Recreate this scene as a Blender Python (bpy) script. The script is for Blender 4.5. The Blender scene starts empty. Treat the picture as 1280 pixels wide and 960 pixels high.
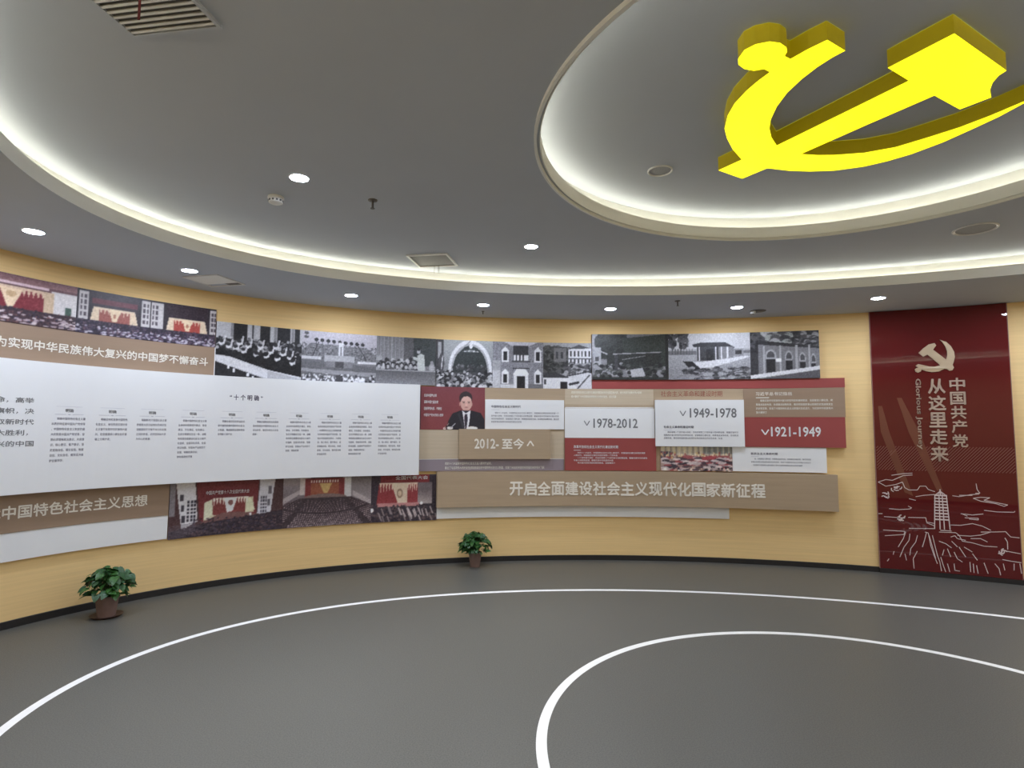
import bpy, bmesh, math, random
import numpy as np
from math import pi, sin, cos, atan2, hypot, radians
from mathutils import Matrix, Vector
from mathutils.geometry import tessellate_polygon

SC = bpy.context.scene
COL = SC.collection
random.seed(4)
RNG = np.random.default_rng(7)

# ------------------------------------------------------------------ camera
EYE = 1.55
PIT, ROL, FPX = 0.07952, 0.00536, 743.63
cam_d = bpy.data.cameras.new('camera')
cam_d.sensor_width = 36.0
cam_d.lens = FPX / 1280.0 * 36.0
cam = bpy.data.objects.new('camera', cam_d)
COL.objects.link(cam)
_c, _s, _cp, _sp = cos(ROL), sin(ROL), cos(PIT), sin(PIT)
right = Vector((_c, -_s * _sp, _s * _cp)); up = Vector((-_s, -_sp * _c, _cp * _c)); fwd = Vector((0, _cp, _sp))
m = Matrix.Identity(4)
for i in range(3):
    m[i][0], m[i][1], m[i][2] = right[i], up[i], -fwd[i]
m[2][3] = EYE
cam.matrix_world = m
cam_d.clip_start = 0.02
SC.camera = cam

# ------------------------------------------------------------------ world, exposure
W = bpy.data.worlds.new('world'); SC.world = W
W.use_nodes = True
W.node_tree.nodes['Background'].inputs[0].default_value = (0.5, 0.5, 0.52, 1)
W.node_tree.nodes['Background'].inputs[1].default_value = 0.0
SC.view_settings.view_transform = 'Standard'
SC.view_settings.look = 'None'
SC.view_settings.gamma = 1.0
SC.view_settings.use_curve_mapping = False
SC.view_settings.exposure = 0.32
LAMP_POWER = 255.0       # downlight emission
COVE_POWER = 9.5        # LED strips in the two coves
EMBLEM_POWER = 1.6
BEAM_WATTS = 11.0        # extra downward light of the raised ceiling downlights

# ------------------------------------------------------------------ room numbers (metres)
WA, WB, TH, WCX, WCY = 6.2586, 4.4456, -0.2218, 2.0108, 2.8214    # wall oval
CA, CB, CCX, CCY = 4.7376, 2.8874, 1.9216, 3.0208                 # outer cove oval
ICX, ICY, IR = 1.8461, 3.0663, 1.70                               # inner round recess
H_SOF, H_LIP, H_UP, H_ILIP, H_IN = 2.9495, 3.044, 3.15, 3.2285, 3.35
CT, ST = cos(TH), sin(TH)


def oval(a, b, cx, cy, phi, off=0.0):
    """point on an oval at parameter phi, moved outwards by off"""
    u, v = a * cos(phi), b * sin(phi)
    if off:
        nx, ny = b * cos(phi), a * sin(phi)
        L = hypot(nx, ny)
        u += off * nx / L; v += off * ny / L
    return (cx + CT * u - ST * v, cy + ST * u + CT * v)


_ph = np.linspace(-pi, 2 * pi, 24001)
_ds = np.hypot(WA * np.sin(_ph), WB * np.cos(_ph))
_S = -np.concatenate([[0], np.cumsum((_ds[1:] + _ds[:-1]) / 2 * np.diff(_ph))])
_S -= np.interp(pi / 2, _ph, _S)
_Sr, _pr = _S[::-1].copy(), _ph[::-1].copy()


def onwall(s, z, d):
    """arrays: s = metres along the wall (rightwards), z = height, d = distance out of the wall"""
    s = np.asarray(s, float); z = np.asarray(z, float); d = np.asarray(d, float)
    p = np.interp(s, _Sr, _pr)
    u, v = WA * np.cos(p), WB * np.sin(p)
    nx, ny = WB * np.cos(p), WA * np.sin(p)
    L = np.hypot(nx, ny)
    u = u - d * nx / L; v = v - d * ny / L
    return np.stack([WCX + CT * u - ST * v, WCY + ST * u + CT * v, z + 0 * u], -1)


# ------------------------------------------------------------------ materials
def lin(c):
    return tuple(((x / 255) / 12.92 if x / 255 <= 0.04045 else ((x / 255 + 0.055) / 1.055) ** 2.4) for x in c)


def alb(c, k=0.60):
    return tuple(min(0.86, x / k) for x in lin(c))


def mat(name, col, rough=0.6, metal=0.0, noise=0.0, nscale=30.0, stretch=(1, 1, 1), bump=0.0, spec=0.4,
        emit=None, power=0.0, attr=None, coat=0.0):
    M = bpy.data.materials.new(name)
    M.use_nodes = True
    nt = M.node_tree
    b = nt.nodes['Principled BSDF']
    b.inputs['Base Color'].default_value = (*col, 1)
    b.inputs['Roughness'].default_value = rough
    b.inputs['Metallic'].default_value = metal
    b.inputs['Specular IOR Level'].default_value = spec
    b.inputs['Coat Weight'].default_value = coat
    if emit:
        b.inputs['Emission Color'].default_value = (*emit, 1)
        b.inputs['Emission Strength'].default_value = power
    if attr:
        a = nt.nodes.new('ShaderNodeAttribute'); a.attribute_name = attr
        nt.links.new(a.outputs['Color'], b.inputs['Base Color'])
    if noise or bump:
        tc = nt.nodes.new('ShaderNodeTexCoord')
        mp = nt.nodes.new('ShaderNodeMapping'); mp.inputs['Scale'].default_value = stretch
        n = nt.nodes.new('ShaderNodeTexNoise')
        n.inputs['Scale'].default_value = nscale; n.inputs['Detail'].default_value = 5
        nt.links.new(tc.outputs['Object'], mp.inputs[0]); nt.links.new(mp.outputs[0], n.inputs[0])
        if noise and not attr:
            r = nt.nodes.new('ShaderNodeValToRGB')
            r.color_ramp.elements[0].position = 0.3; r.color_ramp.elements[1].position = 0.7
            r.color_ramp.elements[0].color = (*[c * (1 - noise) for c in col], 1)
            r.color_ramp.elements[1].color = (*[min(1, c * (1 + noise)) for c in col], 1)
            nt.links.new(n.outputs[0], r.inputs[0]); nt.links.new(r.outputs[0], b.inputs['Base Color'])
        if bump:
            bp = nt.nodes.new('ShaderNodeBump'); bp.inputs['Strength'].default_value = bump
            bp.inputs['Distance'].default_value = 0.002
            nt.links.new(n.outputs[0], bp.inputs['Height']); nt.links.new(bp.outputs[0], b.inputs['Normal'])
    return M


M = {}
M['wall'] = mat('beige wall paper', alb((193, 163, 115)), 0.75, noise=0.05, nscale=1.2, stretch=(1, 1, 55), bump=0.1)
M['floor'] = mat('grey speckled vinyl', (0.108, 0.107, 0.096), 0.42, noise=0.30, nscale=140, spec=0.35)
M['line'] = mat('white inlaid vinyl line', alb((226, 226, 214)), 0.5, noise=0.03, nscale=20)
M['skirt'] = mat('dark skirting', (0.022, 0.020, 0.020), 0.45, noise=0.1)
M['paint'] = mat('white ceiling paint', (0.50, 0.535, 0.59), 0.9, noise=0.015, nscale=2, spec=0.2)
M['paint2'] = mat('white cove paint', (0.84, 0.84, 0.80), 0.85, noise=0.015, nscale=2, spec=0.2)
M['white'] = mat('white board', alb((196, 198, 205)), 0.5, noise=0.012, nscale=1.5)
M['warmwhite'] = mat('warm white board', alb((206, 202, 194)), 0.5, noise=0.012, nscale=1.5)
M['tan'] = mat('tan board', alb((141, 123, 101)), 0.55, noise=0.04, nscale=2, stretch=(1, 1, 20))
M['tan2'] = mat('pale tan board', alb((158, 144, 124)), 0.55, noise=0.04, nscale=2, stretch=(1, 1, 20))
M['taupe'] = mat('taupe board', alb((124, 104, 86)), 0.55, noise=0.03, nscale=2, stretch=(1, 1, 20))
M['red'] = mat('dull red board', alb((123, 56, 54)), 0.5, noise=0.03, nscale=3)
M['greyboard'] = mat('grey violet board', alb((116, 106, 112)), 0.5, noise=0.03, nscale=3)
M['edge'] = mat('white board edge', alb((200, 196, 192)), 0.5, noise=0.01)
M['photo'] = mat('photographic print', (0.5, 0.5, 0.5), 0.42, attr='Col', spec=0.35)
M['lwhite'] = mat('off white lettering', (0.92, 0.86, 0.76), 0.5, noise=0.01)
M['lpink'] = mat('pale lettering', alb((228, 200, 190)), 0.5, noise=0.01)
M['lpale'] = mat('small pale lettering', alb((214, 196, 180)), 0.5, noise=0.01)
M['lgrey'] = mat('grey lettering', alb((104, 104, 106)), 0.5, noise=0.01)
M['ldark'] = mat('dark small lettering', alb((86, 82, 96)), 0.5, noise=0.01)
M['lred'] = mat('dark red lettering', alb((118, 62, 52)), 0.5, noise=0.01)
M['rule'] = mat('hairline rule', alb((160, 160, 168)), 0.5, noise=0.01)
M['glossred'] = mat('glossy dark red acrylic', (0.115, 0.013, 0.013), 0.015, noise=0.04, nscale=2, spec=0.42)
M['hatch'] = mat('pale red hatching', (0.21, 0.075, 0.060), 0.3, noise=0.02)
M['slantband'] = mat('brownish red slanting band', (0.175, 0.055, 0.036), 0.05, noise=0.05, nscale=4, spec=0.5)
M['etch'] = mat('engraved white line', (0.72, 0.58, 0.56), 0.5, noise=0.02)
M['gold'] = mat('champagne metal', (0.62, 0.50, 0.36), 0.33, metal=0.85, noise=0.05, nscale=10)
M['goldface'] = mat('satin champagne letter', (0.58, 0.45, 0.36), 0.42, metal=0.45, noise=0.05, nscale=10)
M['face'] = mat('lit yellow acrylic', (0.8, 0.75, 0.02), 0.4, emit=(1.0, 0.93, 0.008), power=EMBLEM_POWER * 0.85, noise=0.01)
M['side'] = mat('olive yellow return', (0.50, 0.40, 0.01), 0.5, emit=(0.45, 0.36, 0.0), power=0.10, noise=0.03)
M['led'] = mat('warm LED strip', (0.9, 0.9, 0.85), 0.5, emit=(1.0, 0.955, 0.80), power=COVE_POWER, noise=0.01)
M['lamp'] = mat('downlight diffuser', (0.9, 0.9, 0.9), 0.5, emit=(0.83, 0.93, 1.12), power=LAMP_POWER, noise=0.01)
M['speakergrey'] = mat('speaker grille cloth', (0.36, 0.37, 0.38), 0.7, noise=0.05, nscale=60)
M['hatchgrey'] = mat('grey hatch panel', (0.20, 0.195, 0.19), 0.6, noise=0.04)
M['plastic'] = mat('white plastic', (0.72, 0.72, 0.70), 0.45, noise=0.02)
M['dplastic'] = mat('dark grey plastic', (0.10, 0.10, 0.10), 0.5, noise=0.05)  # one even dark grey for slots, openings, camera plate and lens
M['metal'] = mat('brushed aluminium', (0.55, 0.55, 0.54), 0.4, metal=0.6, noise=0.05)
M['sprink'] = mat('dull brass sprinkler', (0.12, 0.11, 0.10), 0.4, metal=0.6, noise=0.1)
M['ribbon'] = mat('dark red ribbon', (0.16, 0.03, 0.035), 0.7, noise=0.1)
M['string'] = mat('grey string', (0.25, 0.24, 0.22), 0.8, noise=0.1)
M['pot'] = mat('brown plastic pot', (0.21, 0.135, 0.115), 0.55, noise=0.12, nscale=12)
M['saucer'] = mat('dark brown saucer', (0.075, 0.04, 0.033), 0.5, noise=0.1, nscale=12)
M['soil'] = mat('dark potting soil', (0.03, 0.02, 0.014), 0.95, noise=0.4, nscale=60, bump=0.6)
M['leaf'] = mat('green pothos leaf', (0.040, 0.125, 0.026), 0.38, noise=0.35, nscale=14, spec=0.5)
M['leaf2'] = mat('deep green pothos leaf', (0.022, 0.080, 0.022), 0.38, noise=0.35, nscale=14, spec=0.5)
M['stem'] = mat('green stem', (0.06, 0.12, 0.03), 0.6, noise=0.1)


# ------------------------------------------------------------------ object helpers
def link(o, parent=None):
    COL.objects.link(o)
    if parent is not None:
        o.parent = parent
    return o


def tag(o, label=None, cat=None, group=None, kind=None):
    if label: o['label'] = label
    if cat: o['category'] = cat
    if group: o['group'] = group
    if kind: o['kind'] = kind
    return o


def thing(name, loc, label, cat, group=None, rz=0.0):
    o = bpy.data.objects.new(name, None)
    o.empty_display_size = 0.05
    o.location = loc; o.rotation_euler = (0, 0, rz)
    link(o)
    return tag(o, label, cat, group)


def mesh(name, verts, faces, material, parent=None, world=True, smooth=False, mats=None, fm=None):
    """one mesh object; verts are world coordinates unless world is False"""
    me = bpy.data.meshes.new(name)
    v = np.asarray(verts, float).reshape(-1, 3)
    if parent is not None and world:
        l = np.array(parent.location)
        if parent.parent is not None: l = l + np.array(parent.parent.location)
        v = v - l
    me.from_pydata(v.tolist(), [], faces)
    me.materials.append(material)
    if mats:
        for x in mats: me.materials.append(x)
        me.polygons.foreach_set('material_index', fm)
    if smooth:
        me.polygons.foreach_set('use_smooth', [True] * len(me.polygons))
    me.update()
    return link(bpy.data.objects.new(name, me), parent)


def struct(o):
    o['kind'] = 'structure'; return o


def block(s0, s1, z0, z1, d0, d1, step=0.09):
    """curved box standing on the wall"""
    n = max(1, int(math.ceil((s1 - s0) / step)))
    s = np.linspace(s0, s1, n + 1)
    V = []
    for (z, d) in ((z0, d0), (z0, d1), (z1, d1), (z1, d0)):
        V.append(onwall(s, np.full_like(s, z), np.full_like(s, d)))
    V = np.concatenate(V)
    N = n + 1; F = []
    for i in range(n):
        for k in range(4):
            a, b = k * N, ((k + 1) % 4) * N
            F.append((a + i, a + i + 1, b + i + 1, b + i))
    F.append((0, N, 2 * N, 3 * N)); F.append((n, 3 * N + n, 2 * N + n, N + n))
    return V, F


def strips(quads, d, thick=0.0015):
    """flat pieces: each is a list of (s, z) quads corners, laid on the wall face at depth d"""
    V, F = [], []
    for q in quads:
        b = len(V)
        a = np.array(q, float)
        V += onwall(a[:, 0], a[:, 1], np.full(len(a), d)).tolist()
        F.append(tuple(range(b, b + len(a))))
    return V, F


def stroke(pts, w):
    """polyline in (s, z) -> quads"""
    out = []
    for (x0, y0), (x1, y1) in zip(pts[:-1], pts[1:]):
        L = hypot(x1 - x0, y1 - y0) or 1e-6
        nx, ny = -(y1 - y0) / L * w / 2, (x1 - x0) / L * w / 2
        n = max(1, int(abs(x1 - x0) / 0.12))
        for k in range(n):
            a, b = k / n, (k + 1) / n
            ax, ay, bx, by = x0 + (x1 - x0) * a, y0 + (y1 - y0) * a, x0 + (x1 - x0) * b, y0 + (y1 - y0) * b
            out.append([(ax - nx, ay - ny), (bx - nx, by - ny), (bx + nx, by + ny), (ax + nx, ay + ny)])
    return out


# ---- lettering
def text_raw(body, weight=0.0, res=2, extrude=0.0, space=1.0, line=1.0, align='LEFT'):
    c = bpy.data.curves.new('t', 'FONT')
    c.body = body; c.resolution_u = res; c.offset = weight; c.extrude = extrude
    c.space_character = space; c.space_line = line; c.align_x = align
    o = bpy.data.objects.new('t', c)
    COL.objects.link(o)
    bpy.context.view_layer.update()
    me = o.to_mesh()
    n = len(me.vertices)
    v = np.empty(n * 3); me.vertices.foreach_get('co', v); v = v.reshape(-1, 3)
    F = [tuple(p.vertices) for p in me.polygons]
    o.to_mesh_clear()
    bpy.data.objects.remove(o); bpy.data.curves.remove(c)
    return v, F


def lettering(name, body, box, d, material, parent, weight=0.0, res=2, extrude=0.0, rot=False, space=1.0, line=1.0,
              label=None, keep=None, slant=0.0):
    """text fitted to box (s0, s1, z0, z1); extrude in metres"""
    v, F = text_raw(body, weight if weight < .005 else 0, res, 0.5 if extrude else 0.0, space, line)
    if len(v) == 0: return None
    if weight >= .005:            # heavier strokes: the glyph repeated with tiny shifts
        vs, fs = [], []
        for i, (ax, ay) in enumerate(((0, 0), (1, 0), (-1, 0), (0, 1), (0, -1))):
            vs.append(v + np.array((ax * weight * 1.2, ay * weight * 1.2, 0)))
            fs += [tuple(k + i * len(v) for k in f) for f in F]
        v, F = np.concatenate(vs), fs
    x, y, zz = v[:, 0], v[:, 1], v[:, 2]
    if rot:                       # turned clockwise, reads downwards
        x, y = y, -x
    s0, s1, z0, z1 = box
    x = (x - x.min()) / (x.max() - x.min()); y = (y - y.min()) / (y.max() - y.min())
    s = s0 + x * (s1 - s0) + slant * y; z = z0 + y * (z1 - z0)
    dd = d + (zz + 0.5) * extrude if extrude else np.full_like(s, d)
    P = onwall(s, z, dd)
    o = mesh(name, P, F, material, parent)
    if label: o['label'] = label
    return o


def paragraph(name, lines, s0, s1, ztop, pitch, csize, d, material, parent, full=None, indent=True, res=1):
    """lines of small type; csize = character height; a full line spans s0..s1"""
    full = full or max(len(l) + (2 if indent and i == 0 else 0) for i, l in enumerate(lines))
    cw = (s1 - s0) / full
    Vs, Fs, b = [], [], 0
    for i, l in enumerate(lines):
        v, F = text_raw(l, 0.004, res)
        if len(v) == 0: continue
        x = v[:, 0] / 1.0 * cw
        sc = csize / 0.9
        s = s0 + x + (2 * cw if indent and i == 0 else 0)
        z = ztop - i * pitch - csize + v[:, 1] * sc
        Vs.append(onwall(s, z, np.full_like(s, d))); Fs += [tuple(k + b for k in f) for f in F]; b += len(v)
    return tag(mesh(name, np.concatenate(Vs), Fs, material, parent), kind='stuff')


# ------------------------------------------------------------------ painter for the printed photographs
class Pic:
    def __init__(s, w, h, bg):
        s.w, s.h = w, h
        s.a = np.zeros((h, w, 3)) + np.array(bg, float)
        s.X, s.Y = np.meshgrid((np.arange(w) + .5) / w, (np.arange(h) + .5) / h)

    def put(s, m, c, al=1.0):
        m = m.astype(float)[..., None] * al
        s.a = s.a * (1 - m) + np.array(c, float) * m
        return s

    def rect(s, x0, y0, x1, y1, c, al=1.0):
        return s.put((s.X >= x0) & (s.X < x1) & (s.Y >= y0) & (s.Y < y1), c, al)

    def ell(s, x, y, rx, ry, c, al=1.0, top=False):
        m = ((s.X - x) / rx) ** 2 + ((s.Y - y) / ry) ** 2 < 1
        if top: m &= s.Y < y
        return s.put(m, c, al)

    def poly(s, p, c, al=1.0):
        m = np.zeros(s.X.shape, bool)
        for (x0, y0), (x1, y1) in zip(p, p[1:] + p[:1]):
            if y0 == y1: continue
            m ^= ((s.Y >= min(y0, y1)) & (s.Y < max(y0, y1))) & (s.X < x0 + (s.Y - y0) * (x1 - x0) / (y1 - y0))
        return s.put(m, c, al)

    def line(s, x0, y0, x1, y1, w, c, al=1.0):
        ax = s.w / s.h
        dx, dy = (x1 - x0) * ax, y1 - y0
        t = np.clip((((s.X - x0) * ax) * dx + (s.Y - y0) * dy) / (dx * dx + dy * dy + 1e-9), 0, 1)
        return s.put(np.hypot((s.X - x0) * ax - t * dx, s.Y - y0 - t * dy) < w / 2, c, al)

    def grad(s, x0, y0, x1, y1, c0, c1):
        m = (s.X >= x0) & (s.X < x1) & (s.Y >= y0) & (s.Y < y1)
        t = np.clip((s.Y - y0) / (y1 - y0), 0, 1)[..., None]
        s.a = np.where(m[..., None], np.array(c0, float) * (1 - t) + np.array(c1, float) * t, s.a)
        return s

    def noise(s, amp, cell=1, region=None):
        n = RNG.normal(0, 1, (s.h // cell + 2, s.w // cell + 2))
        n = np.repeat(np.repeat(n, cell, 0), cell, 1)[:s.h, :s.w][..., None]
        if region:
            x0, y0, x1, y1 = region
            n = n * ((s.X >= x0) & (s.X < x1) & (s.Y >= y0) & (s.Y < y1))[..., None]
        s.a = np.clip(s.a + n * amp, 0, 255)
        return s

    def dots(s, x0, y0, x1, y1, n, r, cols, asp=1.0, grow=1.0):
        """crowd: n small heads / papers, larger towards the bottom"""
        ys = y0 + (y1 - y0) * RNG.random(n) ** 0.9
        ys.sort()
        for y in ys:
            x = x0 + (x1 - x0) * RNG.random()
            k = r * (1 + (grow - 1) * (y - y0) / (y1 - y0 + 1e-6))
            c = cols[RNG.integers(len(cols))]
            s.ell(x, y, k * s.h / s.w * asp, k, c, 0.9)
        return s

    def blur(s):
        p = np.pad(s.a, ((1, 1), (1, 1), (0, 0)), 'edge')
        s.a = (p[1:-1, 1:-1] * 4 + p[:-2, 1:-1] + p[2:, 1:-1] + p[1:-1, :-2] + p[1:-1, 2:]) / 8
        return s


def photo(pic, s0, s1, z0, z1, d, parent, label=None):
    h, w = pic.h, pic.w
    ss = np.linspace(s0, s1, w); zz = np.linspace(z1, z0, h)
    S2, Z2 = np.meshgrid(ss, zz)
    P = onwall(S2.ravel(), Z2.ravel(), np.full(S2.size, d))
    idx = np.arange(h * w).reshape(h, w)
    F = np.stack([idx[1:, :-1], idx[1:, 1:], idx[:-1, 1:], idx[:-1, :-1]], -1).reshape(-1, 4)
    # thin paper edge
    me = bpy.data.meshes.new('photo_print')
    l = np.array(parent.location)
    me.vertices.add(h * w); me.vertices.foreach_set('co', (P - l).ravel())
    me.loops.add(F.size); me.loops.foreach_set('vertex_index', F.ravel())
    me.polygons.add(len(F)); me.polygons.foreach_set('loop_start', np.arange(0, F.size, 4))
    me.polygons.foreach_set('loop_total', np.full(len(F), 4))
    me.update(calc_edges=True)
    a = np.clip(pic.a, 0, 255) / 255
    a = np.where(a <= 0.04045, a / 12.92, ((a + 0.055) / 1.055) ** 2.4) / 0.60
    gm = 0.65 if 2.0 < z0 < 2.3 else 0.24      # monochrome prints keep only a slight tint
    a = a * (1 - gm) + a.mean(-1, keepdims=True) * gm
    a = np.clip((a ** 1.18) * 0.84 if z0 > 2 else a * 0.86, 0, 0.84)
    ca = me.color_attributes.new('Col', 'FLOAT_COLOR', 'POINT')
    ca.data.foreach_set('color', np.concatenate([a.reshape(-1, 3), np.ones((h * w, 1))], 1).ravel())
    me.materials.append(M['photo'])
    me.validate()
    o = link(bpy.data.objects.new('photo_print', me), parent)
    if label: o['label'] = label
    return o


# ================================================================== ROOM SHELL
def ring_mesh(name, profile, material, a, b, cx, cy, n=192, phi0=0.0, phi1=2 * pi, parent=None, smooth=True):
    """profile: list of (outward offset, z), swept round an oval"""
    closed = abs(phi1 - phi0 - 2 * pi) < 1e-6
    ph = np.linspace(phi0, phi1, n + 1)
    if closed: ph = ph[:-1]
    V = [(*oval(a, b, cx, cy, p, o), z) for p in ph for (o, z) in profile]
    K = len(profile); N = len(ph); F = []
    for i in range(N if closed else N - 1):
        j = (i + 1) % N
        for k in range(K - 1):
            F.append((i * K + k, j * K + k, j * K + k + 1, i * K + k + 1))
    o = mesh(name, V, F, material, parent)
    if smooth:
        o.data.polygons.foreach_set('use_smooth', [True] * len(F))
        o.data.set_sharp_from_angle(angle=radians(30))
    return o


def disc(name, a, b, cx, cy, z, material, hole=None, n=192, parent=None):
    V, F = [], []
    for i in range(n):
        p = 2 * pi * i / n
        V.append((*oval(a, b, cx, cy, p), z))
    if hole is None:
        V.append((cx, cy, z))
        F = [(i, (i + 1) % n, n) for i in range(n)]
    else:
        for i in range(n):
            p = 2 * pi * i / n
            V.append((*oval(*hole, p), z))
        F = [(i, (i + 1) % n, n + (i + 1) % n, n + i) for i in range(n)]
    return mesh(name, V, F, material, parent)


struct(disc('floor', WA + .12, WB + .12, WCX, WCY, 0.0, M['floor']))
wp = [(0.0, 0.0), (0.0, H_SOF + 0.002), (0.10, H_SOF + 0.002), (0.10, 0.0)]
struct(ring_mesh('wall_back', wp, M['wall'], WA, WB, WCX, WCY, 128, 0, pi))
struct(ring_mesh('wall_front', wp, M['wall'], WA, WB, WCX, WCY, 128, pi, 2 * pi))
bp = [(0.0, 0.060), (-0.010, 0.060), (-0.012, 0.057), (-0.012, 0.001)]
struct(ring_mesh('baseboard_back', bp, M['skirt'], WA, WB, WCX, WCY, 128, 0, pi))
struct(ring_mesh('baseboard_front', bp, M['skirt'], WA, WB, WCX, WCY, 128, pi, 2 * pi))
# ceiling: soffit ring, raised field, round recess
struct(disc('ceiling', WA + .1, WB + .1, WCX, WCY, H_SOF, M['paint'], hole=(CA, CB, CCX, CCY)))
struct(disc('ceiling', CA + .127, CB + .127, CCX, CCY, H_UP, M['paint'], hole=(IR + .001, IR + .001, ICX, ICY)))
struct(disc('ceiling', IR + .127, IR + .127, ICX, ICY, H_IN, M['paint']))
struct(ring_mesh('trim_1', [(0.0, H_SOF), (0.0, H_LIP), (0.012, H_LIP), (0.012, H_SOF + .016), (0.125, H_SOF + .016), (0.125, H_UP)],
                 M['paint2'], CA, CB, CCX, CCY, 256))
struct(ring_mesh('trim_2', [(0.035, H_UP), (0.035, H_UP - .024), (0.020, H_UP - .024), (0.020, H_UP + .012), (0.006, H_UP + .012), (0.006, H_UP - .008), (0.0, H_UP - .008),
                            (0.0, H_ILIP), (0.012, H_ILIP), (0.012, H_UP + .02), (0.125, H_UP + .02), (0.125, H_IN)],
                 M['paint2'], IR, IR, ICX, ICY, 192))
# LED strips lying in the cove troughs
for (a, b, cx, cy, z, o_, lab) in ((CA, CB, CCX, CCY, H_LIP - .012, .1245, 'warm white LED strip hidden behind the lip of the large oval ceiling cove'),
                               (IR, IR, ICX, ICY, H_ILIP - .012, .1245, 'warm white LED strip hidden behind the lip of the round ceiling recess')):
    tag(ring_mesh('light_strip', [(o_, z), (o_ - .010, z), (o_ - .010, z + .022), (o_, z + .022)], M['led'], a, b, cx, cy, 192, smooth=False),
        lab, 'light strip')

# white inlaid floor lines
for (a, b, cx, cy, lab) in ((4.647, 2.868, 1.905, 3.013, 'long white oval line inlaid in the grey floor, parallel to the wall'),
                            (1.751, 1.751, 1.905, 3.013, 'small white circle line inlaid in the middle of the grey floor')):
    tag(ring_mesh('floor_line', [(-.0275, .0), (-.0265, .0012), (.0265, .0012), (.0275, .0)], M['line'], a, b, cx, cy, 256, smooth=False),
        lab, 'floor marking')

# ================================================================== BOARDS ON THE WALL
G0 = 0.003      # boards stand just off the wall


def board(s0, s1, z0, z1, d, material, label, cat='display board', group=None, panels=True, name='display_board', d0=G0):
    c = onwall([(s0 + s1) / 2], [z0], [G0])[0]
    t = thing(name, tuple(c), label, cat, group)
    if panels:
        V, F = block(s0, s1, z0, z1, d0, d)
        mesh('panel', V, F, material, t)
    return t


def chevron(s0, s1, z0, z1, d, material, parent, up=False, w=0.014):
    m_ = (s0 + s1) / 2
    pts = [(s0, z0), (m_, z1), (s1, z0)] if up else [(s0, z1), (m_, z0), (s1, z1)]
    V, F = strips(stroke(pts, w), d)
    mesh('arrow_mark', V, F, material, parent)


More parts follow.
